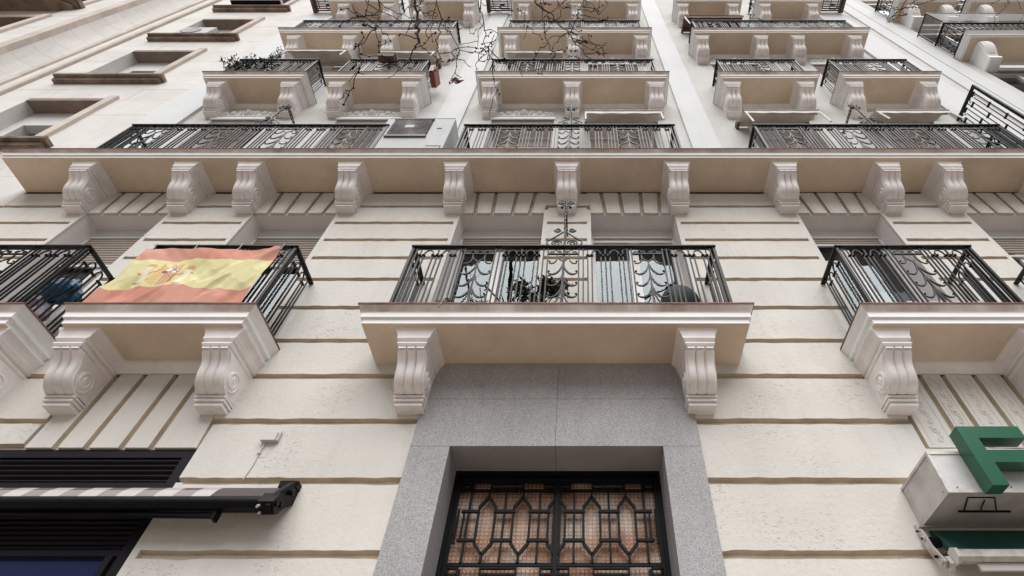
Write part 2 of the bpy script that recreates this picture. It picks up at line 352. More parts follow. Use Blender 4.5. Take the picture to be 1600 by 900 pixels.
addst(pier(XL, -6.4, gi(0, 4.25)))
addst(pier(-2.97, -1.337, gi(2.0, 3.75), True, False)); addst(pier(.907, 2.56, gi(2.0, 3.75), False, True))
for a, a2, b in ((-2.97, -3.0, -1.337), (.907, .907, 2.63)):
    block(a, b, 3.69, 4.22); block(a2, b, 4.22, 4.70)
pier(-2.97, -1.337, gi(0, 2.2), False, False); pier(.907, 2.56, gi(0, 2.2), False, False)
for a, b in ((-4.97, -4.345), (3.91, 4.55)):
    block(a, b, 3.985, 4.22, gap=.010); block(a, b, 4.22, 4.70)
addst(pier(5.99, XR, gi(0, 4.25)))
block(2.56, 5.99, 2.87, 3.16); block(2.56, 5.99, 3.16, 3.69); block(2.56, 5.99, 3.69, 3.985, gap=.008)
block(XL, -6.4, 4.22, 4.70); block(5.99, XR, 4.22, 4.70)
for a, b, l_, r_ in ((XL, -6.27, 0, 1), (-5.23, -4.16, 1, 1), (-3.11, -1.55, 1, 1), (-.5, .09, 1, 1), (1.14, 2.70, 1, 1), (3.75, 4.82, 1, 1), (5.86, XR, 1, 0)):
    zs = gi(4.69, 7.2)
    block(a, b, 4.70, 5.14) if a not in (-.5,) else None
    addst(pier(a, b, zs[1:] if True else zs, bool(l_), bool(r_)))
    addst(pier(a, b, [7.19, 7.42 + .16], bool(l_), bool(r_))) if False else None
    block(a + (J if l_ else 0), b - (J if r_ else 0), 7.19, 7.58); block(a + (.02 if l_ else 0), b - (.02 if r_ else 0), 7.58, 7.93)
    if l_: part('jamb_strip', MB().box(a, a + J, 0, .0346, 7.178, 7.50), M['stucco'], B)
    if r_: part('jamb_strip', MB().box(b - J, b, 0, .0346, 7.178, 7.50), M['stucco'], B)
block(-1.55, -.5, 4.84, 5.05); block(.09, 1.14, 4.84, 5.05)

# upright fluted lintel stones with sunk joints, slightly fanned
def lintel(xs_top, xs_bot, z0, z1, carved=False, yf=0.0, margin=True):
    for i in range(len(xs_top) - 1):
        g = .013
        a0, a1, b0, b1 = xs_bot[i] + g, xs_bot[i + 1] - g, xs_top[i] + g, xs_top[i + 1] - g
        ch = .012; mb = MB()
        o = [(a0, .05, z0), (a1, .05, z0), (b1, .05, z1), (b0, .05, z1)]
        f = [(a0 + ch, yf, z0), (a1 - ch, yf, z0), (b1 - ch, yf, z1), (b0 + ch, yf, z1)]
        mb.add(o + f, [(4, 5, 6, 7), (0, 1, 5, 4)]); mb.add(o + f, [(1, 2, 6, 5), (2, 3, 7, 6), (3, 0, 4, 7)], 1)
        # narrow raised margin inside each stone
        w_ = (a1 - a0)
        if w_ > .13 and margin:
            for s_, t_ in ((.18, .22), (.78, .82)):
                pa, pb = a0 + w_ * s_, a0 + w_ * t_; qa, qb = b0 + (b1 - b0) * s_, b0 + (b1 - b0) * t_
                mb.add([(pa, yf - .004, z0 + .03), (pb, yf - .004, z0 + .03), (qb, yf - .004, z1 - .03), (qa, yf - .004, z1 - .03), (pa, yf + .002, z0 + .03), (pb, yf + .002, z0 + .03), (qb, yf + .002, z1 - .03), (qa, yf + .002, z1 - .03)],
                       [(0, 1, 2, 3), (0, 4, 5, 1), (1, 5, 6, 2), (2, 6, 7, 3), (3, 7, 4, 0)])
        p_ = part('lintel_stone', mb, [M['stucco'], M['groove']], B)
        if carved:
            mc = MB(); k = 0; z = z0 + .06
            while z < z1 - .07:
                xm = (a0 + a1) / 2 + ((b0 + b1) / 2 - (a0 + a1) / 2) * (z - z0) / (z1 - z0); s_ = (-1) ** k; r0 = .034
                pts = [(xm + s_ * r0 * (1 - t * .8) * math.sin(t * 6.5) * .9, yf - .002, z + r0 * 1.3 * (1 - t * .75) * math.cos(t * 6.5) + .02) for t in [q / 9 for q in range(10)]]
                mc.tube(pts, .0038, 4); mc.tube([(xm - s_ * .03, yf - .002, z - .01), (xm, yf - .002, z + .02), (xm + s_ * .035, yf - .002, z + .05)], .003, 4)
                z += .085; k += 1
            part('carved_scroll', mc, M['stucco'], p_)
def off(c, o): return [c + v for v in o]
for a, b in WX:
    c = (a + b) / 2
    lintel(off(c, [-.60, -.385, -.14, .14, .385, .60]), off(c, [-.545, -.345, -.125, .125, .345, .545]), 7.425, 7.93)
gl = [-4.335, -4.08, -3.84, -3.565, -3.335, -3.01]
lintel(gl, gl[:-1] + [-2.96], 3.975, 4.72, margin=False)
gr = [2.64, 2.935, 3.14, 3.415, 3.67, 3.90]; lintel(gr, gr, 3.975, 4.72, carved=True)
gl2 = [-6.38, -6.1, -5.85, -5.58, -5.3, -4.98]; lintel(gl2, gl2, 3.975, 4.72, margin=False)
gr2 = [4.56, 4.85, 5.1, 5.38, 5.65, 5.97]; lintel(gr2, gr2, 3.975, 4.72)

# plain pilasters on the upper floors
for a, b in ((-2.49, -2.05), (1.66, 2.10), (XL + .02, -6.70), (6.30, XR - .02)):
    m2 = MB().box(a, b, -.035, .01, 8.1, 24)
    if b < -6 or a > 6: m2.box(b - .06 if b < -6 else a, b if b < -6 else a + .06, -.05, -.03, 8.1, 24)
    part('pilaster', m2, M['pilaster'], B)

# granite doorway
def gblock(x0, x1, z0, z1, y1=.30, y0=-.012):
    g = .0013; mb = MB(); mb.box(x0 + g, x1 - g, y0, y1, z0 + g, z1 - g); part('granite_block', mb, M['granite'], B)
for z0, z1 in ((0, 1.2), (1.2, 2.45), (2.45, 3.98)):
    gblock(-1.337, -1.03, z0, z1, .42); gblock(.61, .907, z0, z1, .42)
gblock(-1.337, -.22, 3.98, 4.44, .42); gblock(-.22, .907, 3.98, 4.44, .42)
gblock(-1.337, -.22, 4.44, 4.838, .3); gblock(-.22, .907, 4.44, 4.838, .3)

# entrance door behind its iron grille
dr = part('entrance_door', MB().box(-1.03, -1.0, .33, .43, 0, 3.98).box(.58, .61, .33, .43, 0, 3.98).box(-1.0, .58, .33, .43, 3.945, 3.98), M['iron2'], B)
part('glass_pane', MB().box(-1.0, .58, .405, .412, .0, 3.945), M['doorglass'], dr)
def bar(x0, z0, x1, z1, r=.010, y=.352, nm='grille_bar'):
    t = MB(); d = Vector((x1 - x0, 0, z1 - z0)); n_ = Vector((-d.z, 0, d.x)).normalized() * r
    poly = [(x0 + n_.x, z0 + n_.z), (x0 - n_.x, z0 - n_.z), (x1 - n_.x, z1 - n_.z), (x1 + n_.x, z1 + n_.z)]
    t.prism(poly, y - .012, y + .012); return part(nm, t, M['iron2'], dr)
cx = -.205; P_ = .266
bar(-1.0, 3.905, .58, 3.905, .016); bar(-.985, 0, -.985, 3.9, .014); bar(.565, 0, .565, 3.9, .014)
bar(cx, 0, cx, 3.9, .013, .345); bar(cx - .024, 0, cx - .024, 3.9, .007, .36); bar(cx + .024, 0, cx + .024, 3.9, .007, .36)
def hexrow(zt):            # zt = height of the top line of the pattern; the motif is 0.57 m tall
    bar(-.97, zt, .55, zt, .0095); bar(-.97, zt - .57, .55, zt - .57, .012)
    top, c1, c2, bot = zt - .052, zt - .176, zt - .398, zt - .50
    for i in (-2, -1, 0, 1, 2):
        x = cx + i * P_; h = .064
        for s_ in (-1, 1):
            bar(x, top, x + s_ * h, c1 + .035, .0105); bar(x + s_ * h, c1 + .035, x + s_ * h, c2 - .02, .0085); bar(x + s_ * h, c2 - .02, x, bot, .0105)
        if i: bar(x, top, x, zt, .008); bar(x, bot, x, zt - .57, .0095)
    for i in (-2.5, -1.5, -.5, .5, 1.5, 2.5):
        x = cx + i * P_; w_ = .082
        if abs(i) < 2.5:
            bar(x, zt, x, zt - .57, .0075); bar(x - w_, c1, x + w_, c1, .011, .345); bar(x - w_, c2, x + w_, c2, .011, .345)
        else:
            s_ = 1 if i > 0 else -1
            bar(x + s_ * .005, zt + .085, x + s_ * .005, zt - .57, .0075)
            for c_ in (c1, c2): bar(x - s_ * .075, c_, x + s_ * .06, c_, .010, .345)
            bar(x + s_ * .04, c1 + .01, x + s_ * .04, c2 - .01, .006); bar(x + s_ * .085, c1 + .02, x + s_ * .085, c2 - .02, .007)
def fret(zt):              # keyed border between the rows
    for i in (-1.5, 1.5, 0):
        w_ = .125 if i else .10; x = cx + i * P_ * (1.0)
        for q in ((x - w_, zt, x + w_, zt), (x - w_, zt - .045, x + w_, zt - .045), (x - w_, zt, x - w_, zt - .045), (x + w_, zt, x + w_, zt - .045)): bar(*q, .007)
        bar(x - w_ * .6, zt - .045, x - w_ * .6, zt - .07, .008); bar(x + w_ * .6, zt - .045, x + w_ * .6, zt - .07, .008)
    for s_ in (-1, 1):
        x = cx + s_ * .72
        for q in ((x - .035, zt, x + .035, zt), (x - .035, zt - .05, x + .035, zt - .05), (x - .035, zt, x - .035, zt - .05), (x + .035, zt, x + .035, zt - .05)): bar(*q, .008)
hexrow(3.818); fret(3.878); fret(3.225); hexrow(3.13); fret(2.5); hexrow(2.42)

# ---------------------------------------------------------------- windows
def shutter_mesh():
    mb = MB(); n = 30
    for i in range(n):
        z = -i * .05
        mb.prismx([(0, z - .046), (-.012, z - .036), (-.012, z - .012), (0, z - .002), (.008, z - .024)], -.5, .5)
    return mb.mesh('shutter', M['shutter'])
def slat_mesh():
    return MB().prismx([(0, -.046), (-.012, -.036), (-.012, -.012), (0, -.002), (.008, -.024)], -.5, .5).mesh('shutter_slat', M['shutter'])
SLAT = slat_mesh()
def window(x0, x1, z0, z1, y=.27, shut=.2, curtain=None, brown=False, box=True, slats=True):
    mb = MB(); fm = M['wood'] if brown else M['frame']; xm = (x0 + x1) / 2
    zt = z1
    if box: mb.box(x0, x1, y - .005, y + .14, z1 - .19, z1); mb.box(x0, x1, y - .02, y - .004, z1 - .19, z1 - .165); zt = z1 - .19
    for a, b in ((x0, x0 + .055), (x1 - .055, x1), (xm - .055, xm + .055)): mb.box(a, b, y + .02, y + .08, z0, zt)
    mb.box(x0 + .055, xm - .055, y + .021, y + .079, zt - .06, zt); mb.box(xm + .055, x1 - .055, y + .021, y + .079, zt - .06, zt)
    mb.box(x0 + .055, xm - .055, y + .021, y + .079, z0, z0 + .45); mb.box(xm + .055, x1 - .055, y + .021, y + .079, z0, z0 + .45)
    mb.box(x0 - .0, x0 + .03, y - .01, y + .02, z0, zt); mb.box(x1 - .03, x1, y - .01, y + .02, z0, zt)
    f = part('window', mb, fm, B)
    for a, b in ((x0 + .055, xm - .055), (xm + .055, x1 - .055)):
        part('pane', MB().quad((a, y + .05, z0 + .45), (b, y + .05, z0 + .45), (b, y + .05, zt - .06), (a, y + .05, zt - .06)), M['glass'], f)
    if shut > 0:
        if slats:
            for i in range(int(shut / .05)):
                link('shutter_slat', SLAT, (xm, y + .012, zt - i * .05), f, scale=(x1 - x0 - .062, 1, 1))
        else:
            part('shutter', MB().box(x0 + .03, x1 - .03, y, y + .015, zt - shut, zt), M['shutter'], f)
        part('shutter_bar', MB().box(x0 + .031, x1 - .031, y - .008, y + .017, zt - shut - .035, zt - shut), M['frame'], f)
    if curtain:
        c = MB(); n = 24; a, b, q0, q1 = curtain; rows = []
        for z in (q0, q1): rows.append([(a + (b - a) * i / n, y + .10 + .014 * math.sin(i * 1.9), z) for i in range(n + 1)])
        c.grid(rows); part('curtain', c, M['curtain'], f, smooth=60)
    return f
zz = LV[0]
window(*WX[0], *zz, shut=.55); window(*WX[1], *zz, shut=.55)
window(*WX[2], *zz, shut=.20)
window(*WX[3], *zz, shut=.05, curtain=(.15, 1.08, 5.1, 6.12))
window(*WX[4], *zz, shut=.12, brown=False, curtain=(3.25, 3.7, 5.1, 6.3)); window(*WX[5], *zz, shut=.35)
sh2 = [(.9, 1.1, .3, .7, 1.4, 1.2), (.5, .3, .8, .4, 1.0, .6), (.6, .4, .8, .4, 1.0, .6), (.6, .4, .8, .4, 1.0, .6)]
for li, (z0, z1) in enumerate(LV[1:]):
    for wi, (a, b) in enumerate(WX): window(a, b, z0, z1, shut=sh2[li][wi], slats=li == 0)

# carved garlands above the upper windows
def garland_mesh():
    mb = MB(); pr = lambda t: math.cos(t * math.pi / 2) ** .7 if abs(t) < 1 else 0
    mb.grid([[(.52 * t, -.004, 0) for t in [i / 12 - 1 for i in range(25)]], [(.52 * t, -.03, .02 + .05 * pr(t)) for t in [i / 12 - 1 for i in range(25)]], [(.52 * t, 0, .04 + .12 * pr(t)) for t in [i / 12 - 1 for i in range(25)]]])
    for sx in (-1, 1):
        for k, (xc, rr) in enumerate(((.13, .055), (.27, .045), (.39, .032), (.47, .022))):
            zc = .035 + .06 * pr(xc / .52) + .0
            pts = [(sx * (xc + rr * (1 - t * .75) * math.cos(t * 9 + k)), -.035, zc + rr * (1 - t * .75) * math.sin(t * 9 + k)) for t in [q / 16 for q in range(17)]]
            mb.tube(pts, [.013 - .005 * q / 16 for q in range(17)], 5)
            for q in range(4):
                a = q * 1.5 + k; mb.ball((sx * (xc + rr * 1.1 * math.cos(a)), -.03, zc + rr * 1.1 * math.sin(a)), .016)
    mb.ball((0, -.045, .10), .05); mb.ball((-.05, -.04, .06), .03); mb.ball((.05, -.04, .06), .03)
    for q in range(7): mb.ball((.062 * math.cos(q * .9), -.035, .10 + .062 * math.sin(q * .9)), .02)
    return mb.mesh('garland', M['trim'], 40)
GAR = garland_mesh()
for zt in (10.42, 13.38, 16.32):
    for a, b in WX: link('garland', GAR, ((a + b) / 2, 0, zt + .15), B)
    for a, b in WX: part('window_hood', MB().box(a - .02, b + .02, -.03, .02, zt - .02, zt + .06), M['trim'], B)

# ---------------------------------------------------------------- consoles
PRO = [(-.396, -.200), (-.380, -.214), (-.357, -.232), (-.334, -.254), (-.316, -.282), (-.305, -.314), (-.298, -.346), (-.288, -.378), (-.270, -.408), (-.244, -.434), (-.212, -.452), (-.180, -.462), (-.150, -.467)]
def console_mesh():
    mb = MB(); W = .112
    # cap: flared cavetto running round front and sides, then stepped bands
    steps = [(.172, -.455, 0), (.170, -.453, -.014), (.152, -.446, -.040), (.140, -.440, -.070), (.134, -.436, -.100)]
    for (w0, y0, z0), (w1, y1, z1) in zip(steps[:-1], steps[1:]): mb.fru((-w1, w1, y1, .02), z1, (-w0, w0, y0, .02), z0)
    mb.fru((-.124, .124, -.432, .02), -.130, (-.132, .132, -.444, .02), -.114); mb.box(-.132, .132, -.444, .02, -.114, -.101); mb.box(-.113, .113, -.412, .02, -.150, -.130)
    mb.fru((-.114, .114, -.420, .02), -.180, (-.121, .121, -.432, .02), -.163); mb.box(-.121, .121, -.432, .02, -.163, -.150); mb.box(-.108, .108, -.392, .02, -.206, -.180)
    for q in range(3): mb.box(-.106 + q * .0745, -.106 + q * .0745 + .063, -.418, -.38, -.204, -.190)
    # ribbed S front
    nx = 31; rows = []
    nor = []
    for i, (y, z) in enumerate(PRO):
        a = PRO[max(i - 1, 0)]; b = PRO[min(i + 1, len(PRO) - 1)]; t = Vector((b[0] - a[0], b[1] - a[1])).normalized(); nor.append((t.y, -t.x))
    for i, (y, z) in enumerate(PRO):
        row = []
        for j in range(nx):
            u = j / (nx - 1) * 2 - 1; x = u * W
            c = abs(u); q = (c * 3) if c < .333 else 0
            lobe = math.cos(max(0, min(1, abs(((u + 1) * 1.5) % 1 - .5) * 2)) ** 2.2 * math.pi / 2) ** .6
            fade = 1 if i < len(PRO) - 3 else .3
            o = -.012 + .026 * lobe * fade + (.008 if fade < 1 else 0)
            ny, nz = nor[i]; s_ = 1 if ny < 0 else -1
            row.append((x, y + s_ * ny * o, z + s_ * nz * o))
        rows.append(row)
    mb.grid(rows[::-1])
    k = 0
    for sx in (-1, 1):
        side = [(r[0] if sx < 0 else r[-1]) for r in rows]
        poly = [(sx * W, .02, -.17)] + [(sx * W, p[1], p[2]) for p in side] + [(sx * W, .02, -.46)]
        n = len(poly); mb.add(poly, [tuple(range(n)) if sx > 0 else tuple(range(n))[::-1]])
        # raised edge following the S, and the volute
        mb.tube([(sx * (W + .001), y + .022, z) for y, z in PRO], .010, 5)
        vc = (-.165, -.348)
        sp = []
        for q in range(34):
            t = q / 33; a = 1.2 + t * 2 * math.pi * 1.9; r_ = .082 * (1 - t) ** .8 + .012
            sp.append((sx * (W + .004 + .012 * t), vc[0] - r_ * math.cos(a), vc[1] - r_ * math.sin(a)))
        mb.tube(sp, .0105, 5)
        cyl = []
        for rad, xx in ((.085, W), (.083, W + .006), (.05, W + .010), (.022, W + .020), (.0, W + .022)):
            cyl.append([(sx * xx, vc[0] + rad * math.cos(a), vc[1] + rad * math.sin(a)) for a in [q * math.pi / 9 for q in range(19)]])
        mb.grid(cyl)
    # stepped foot
    mb.fru((-.112, .112, -.146, .02), -.476, (-.104, .104, -.136, .02), -.464)
    mb.box(-.124, .124, -.152, .02, -.493, -.476); mb.box(-.110, .110, -.128, .02, -.503, -.493)
    mb.box(-.119, .119, -.140, .02, -.522, -.503); mb.box(-.104, .104, -.112, .02, -.532, -.522); mb.box(-.110, .110, -.120, .02, -.556, -.532)
    return mb.mesh('console', M['console'], 38)
CON = console_mesh()

# ---------------------------------------------------------------- balconies
def balcony(x0, x1, zs, cons, thick=.19, fascia=False, dp=.50):
    k = thick / .19; mb = MB(); e = [(0, 0, .062), (.022, .062, .115)]
    def L(o, z0, o2, z1, mi, mb_=None):
        mb.fru((x0 - o, x1 + o, -dp - o, .02), zs + z0 * k, (x0 - o2, x1 + o2, -dp - o2, .02), zs + z1 * k, mi, mb_)
        if mi == 2: mb.m[-3] = mb.m[-1] = 0
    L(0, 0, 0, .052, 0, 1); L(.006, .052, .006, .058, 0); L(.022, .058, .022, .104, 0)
    L(.024, .104, .028, .112, 0); L(.028, .112, .036, .128, 2); L(.036, .128, .054, .158, 2); L(.054, .158, .062, .175, 2)
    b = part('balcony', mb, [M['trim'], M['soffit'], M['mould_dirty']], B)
    cp = MB(); w_ = .6
    n = max(1, round((x1 - x0 + .14) / w_)); a0 = x0 - .069; st = (x1 - x0 + .138) / n
    for i in range(n):
        part('coping_tile', MB().box(a0 + i * st + .0015, a0 + (i + 1) * st - .0015, -dp - .069, .018, zs + .1752 * k, zs + .19 * k), M['coping'], b)
    for c in cons: link('console', CON, (c, 0, zs), b)
    if fascia:
        ic = sorted(cons)
        m3 = MB()
        for a, c in zip(ic[:-1], ic[1:]):
            m3.prismx([(.01, zs - .115), (-.012, zs - .115), (-.018, zs - .085), (-.05, zs - .03), (-.055, zs - .002), (.01, zs - .002)], a + .135, c - .135)
        part('cornice', m3, M['console'], b)
    return b
Z1, Z2, Z3, Z4, Z5 = 4.84, 7.95, 11.03, 13.95, 16.95
mir = lambda x: 2 * XC - x
balcony(-1.86, 1.39, Z1, [-1.41, .955])
balcony(-4.37, -2.86, Z1, [-4.235, -3.015], fascia=True)
balcony(2.425, 3.96, Z1, [2.575, 3.82], fascia=True)
balcony(-6.45, -4.84, Z1, [-6.3, -4.99], fascia=True)
balcony(4.48, 6.04, Z1, [4.6, 5.9], fascia=True)
balcony(XL, XR, Z2, [-6.39, -5.09, -4.27, -2.99, -1.635, -.214, 1.20, 2.575, 3.89, 4.68, 5.98], thick=.135)
for zf, q in ((Z3, [-6.31, -5.05, -4.23, -2.975, -1.605, -.195, 1.238, 2.55, 3.81, 4.65, 5.91]), (Z5, [-6.15, -5.0, -4.22, -2.93, -1.53, -.18, 1.25, 2.54, 3.82, 4.64, 5.85])):
    balcony(-1.81, 1.42, zf, q[4:7], .15, True)
    balcony(-4.46, -2.80, zf, q[2:4], .15, True); balcony(-6.54, -4.86, zf, q[:2], .15, True)
    balcony(2.39, 4.03, zf, q[7:9], .15, True); balcony(4.49, 6.13, zf, q[9:], .15, True)
balcony(-1.79, 1.40, Z4, [-1.55, -.21, 1.225], .15, True)
balcony(-6.50, -2.80, Z4, [-6.18, -4.99, -4.16, -2.96], .15, True); balcony(2.38, 6.09, Z4, [2.53, 3.785, 4.57, 5.78], .15, True)

# ---------------------------------------------------------------- railings
HR = .93
def bezier(p0, p1, p2, p3, n=8):
    return [tuple(a * (1 - t) ** 3 + 3 * b * t * (1 - t) ** 2 + 3 * c * t * t * (1 - t) + d * t ** 3 for a, b, c, d in zip(p0, p1, p2, p3)) for t in [i / n for i in range(n + 1)]]
def cluster_mesh(w_=.534):
    mb = MB(); r = .0094
    full = [.045, .489]
    for x in full: mb.tube([(x, 0, 0), (x, 0, HR)], r)
    for x in (.09, .131, .222, .312, .403, .444): mb.tube([(x, 0, 0), (x, 0, .80)], r)
    mb.tube([(.09, 0, .80), (.09, 0, .895)], r * .8); mb.tube([(.444, 0, .80), (.444, 0, .895)], r * .8)
    mb.tube([(.267, 0, 0), (.267, 0, .905)], r); mb.ball((.267, 0, .915), .012)
    for a in (.131, .312):
        c = a + .0455; mb.tube([(a, 0, .79)] + [(c - .0455 * math.cos(t), 0, .82 + .07 * math.sin(t)) for t in [q * math.pi / 8 for q in range(9)]] + [(a + .091, 0, .79)], r * .9)
    for a, b in ((.09, .131), (.222, .312), (.403, .444)):
        for z in (.80, .085):
            mb.box(a - .016, b + .016, -.011, .011, z - .008, z + .008)
            for x in ((a, b) if b - a < .06 else (a, .267, b)): mb.ball((x, -.012, z), .014)
    for x0_ in (.0, .445):
        mb.tube([(x0_, 0, .895), (x0_ + .022, 0, .905), (x0_ + .045, 0, .89), (x0_ + .068, 0, .905), (x0_ + .089, 0, .895)], .0065)
    return mb.mesh('bar_cluster', M['iron'])
def scroll_mesh():
    mb = MB(); r = .0094; c = .155
    for x in (0, .31): mb.tube([(x, 0, 0), (x, 0, HR)], r)
    mb.tube([(c, 0, .02), (c, 0, .70)], [.013, .008]); mb.box(.0, .31, -.009, .009, .025, .04); mb.box(.0, .31, -.009, .009, .822, .835)
    for s in (-1, 1):
        X = lambda x: c + s * x
        for za in (.69, .52, .36):
            p = bezier((X(0), 0, za + .01), (X(.012), 0, za - .15), (X(.085), 0, za - .215), (X(.134), 0, za - .165))
            mb.tube(p + [(X(.142), 0, za - .145)], [.007 + .0040 * math.sin(min(1, i / 8) * 3.1) for i in range(10)]); mb.ball((X(.134), -.003, za - .138), .0135)
        p = bezier((X(.012), 0, .255), (X(.03), 0, .11), (X(.09), 0, .055), (X(.136), 0, .085)); mb.tube(p, .0075); mb.ball((X(.134), -.003, .10), .0125)
        p = bezier((X(0), 0, .70), (X(.01), 0, .735), (X(.055), 0, .72), (X(.062), 0, .82)); mb.tube(p, .007)
        p = bezier((X(.062), 0, .80), (X(.05), 0, .70), (X(.10), 0, .655), (X(.136), 0, .685)); mb.tube(p, .0075); mb.ball((X(.134), -.003, .705), .0125)
        for xc, d in ((.036, 1), (.118, -1)):
            mb.tube([(X(xc + .022 * (1 - t * .7) * math.cos(t * 8)), 0, .862 + d * .022 * (1 - t * .7) * math.sin(t * 8)) for t in [q / 11 for q in range(12)]], .0055)
        mb.tube(bezier((X(.058), 0, .86), (X(.07), 0, .92), (X(.085), 0, .90), (X(.10), 0, .85)), .0055)
    return mb.mesh('scroll_panel', M['iron'])
CLU, SCR = cluster_mesh(), scroll_mesh()
SIDE = MB()
def side_mesh(L=.45):
    mb = MB(); r = .0094
    for x in (.04, .40): mb.tube([(x, 0, 0), (x, 0, HR)], r)
    for x in (.085, .125, .20, .245, .32, .36): mb.tube([(x, 0, 0), (x, 0, .80)], r)
    for a, b in ((.125, .20), (.245, .32)):
        c = (a + b) / 2; mb.tube([(a, 0, .79)] + [(c - (b - a) / 2 * math.cos(t), 0, .82 + .07 * math.sin(t)) for t in [q * math.pi / 6 for q in range(7)]] + [(b, 0, .79)], r * .9)
    for a, b in ((.085, .125), (.20, .245), (.32, .36)):
        for z in (.80, .085): mb.box(a - .014, b + .014, -.011, .011, z - .008, z + .008); mb.ball((a, 0, z), .014); mb.ball((b, 0, z), .014)
    return mb.mesh('side_bars', M['iron'])
SID = side_mesh()
def railing(x0, x1, z, pat, h=.97, dp=.47, sides=(1, 1)):
    mb = MB(); ht = z + h
    mb.box(x0 - .02, x1 + .02, -dp - .028, -dp + .028, ht - .016, ht)
    for s_, x in zip(sides, (x0, x1)):
        mb.box(x - .013, x + .013, -dp - .013, -dp + .013, z, ht - .024)
        if s_: mb.box(x - .022, x + .022, -dp + .024, .0, ht - .023, ht - .001)
    r = part('railing', mb, M['iron'], B)
    wd = {'B': .534, 'S': .31, 'b': .267}; tot = sum(wd[c] for c in pat); L = x1 - x0; k = L / tot; x = x0; sz = (h - .022) / HR
    for c in pat:
        me = SCR if c == 'S' else CLU
        link('scroll_panel' if c == 'S' else 'bar_cluster', me, (x, -dp, z), r, scale=(k if c != 'b' else k * .5, 1, sz)); x += wd[c] * k
    for s_, xx in zip(sides, (x0, x1)):
        if s_: link('side_bars', SID, (xx, -dp, z), r, scale=((dp - .02) / .45, 1, sz), rotz=R(90))
    return r
T1, T2, T3, T4, T5 = Z1 + .19, Z2 + .135, Z3 + .15, Z4 + .15, Z5 + .15
RF1 = railing(-1.70, 1.30, T1, 'BSBSBSB')
railing(-4.27, -2.83 - .05, T1, 'BSB'); railing(2.53, 3.86, T1, 'BSB'); railing(-6.36, -4.955, T1, 'BSB'); railing(4.57, 5.93, T1, 'BSB')
RF2a = railing(-6.46, -2.81, T2, 'bSBSBSBSb', h=.96); RF2b = railing(-1.70, 1.29, T2, 'BSBSBSB', h=.96); RF2c = railing(2.45, 5.95, T2, 'bSBSBSBSb', h=.96)
for T in (T3, T5):
    railing(-1.70, 1.29, T, 'BSBSBSB', h=.93); railing(-6.42, -4.97, T, 'BSB', h=.93); railing(-4.36, -2.90, T, 'BSB', h=.93)
    railing(2.50, 3.94, T, 'BSB', h=.93); railing(4.58, 6.03, T, 'BSB', h=.93)
railing(-1.68, 1.27, T4, 'BSBSBSB', h=.93); railing(-6.40, -2.90, T4, 'bSBSBSBSb', h=.93); railing(2.48, 5.98, T4, 'bSBSBSBSb', h=.93)

# wrought standards rising from the handrails, each stayed back to the wall by a pierced strap
def standard(x, ztop_rail, H, y=-.47, lamp=True, k=1.0):
    mb = MB(); z = ztop_rail
    n = 24; mb.tube([(x, y, z)] + [(x + .004 * math.cos(i * 1.6), y + .004 * math.sin(i * 1.6), z + .32 * H + (H * .5) * i / n) for i in range(n)] + [(x, y, z + H)], .0125, 6)
    mb.tube([(x, y + .012, z - .92), (x, y + .012, z)], .016, 4)
    def spiral(cx_, cz_, r0, a0, d, turns=1.6, t0=.010):
        return [(x + cx_ + r0 * (1 - .78 * t) * math.cos(a0 + d * t * turns * 2 * math.pi), y, z + cz_ + r0 * (1 - .78 * t) * math.sin(a0 + d * t * turns * 2 * math.pi)) for t in [q / 18 for q in range(19)]]
    for s in (-1, 1):
        A = (math.pi if s > 0 else 0)
        mb.tube(spiral(s * .085, .065, .055, A, -s), .009, 5); mb.tube(spiral(s * .075, .30 * k, .038, A + math.pi, -s), .009, 5)
        mb.tube([(x + s * .013, y, z + .27), (x + s * .10, y, z + .17), (x + s * .175, y, z + .10), (x + s * .178, y, z + .05), (x + s * .13, y, z + .012)], .009, 5)
        mb.tube(spiral(s * .05, H - .07, .034, A + math.pi, -s), .010, 5)
        mb.tube([(x, y, z + H - .17), (x + s * .03, y, z + H - .14), (x + s * .08, y, z + H - .09)], .009, 5); mb.ball((x + s * .045, y, z + H - .19), .018)
    part('standard', mb, M['iron'], RF1 if z < 7 else (RF2a if x < -3 else RF2b if x < 2 else RF2c), smooth=40)
    sp = MB(); zt = z + H - .03
    for s_ in (-1, 1): sp.box(x - .006, x + .006, y, .0, zt - .028 + (.0 if s_ < 0 else .045), zt - .018 + (.0 if s_ < 0 else .045))
    for i in range(8): yy = y + .03 + i * .058; sp.box(x - .0075, x + .0075, yy, yy + .02, zt - .020, zt + .018)
    part('pierced_strap', sp, M['iron'], RF1 if z < 7 else (RF2a if x < -3 else RF2b if x < 2 else RF2c))
standard(-.195, T1 + .97, .95); standard(-4.60, T2 + .96, .83); standard(-.19, T2 + .96, .78); standard(4.18, T2 + .96, .85)
standard(-.2, T3 + .93, .75); standard(-.2, T4 + .93, .7); standard(4.0, T4 + .93, .75)

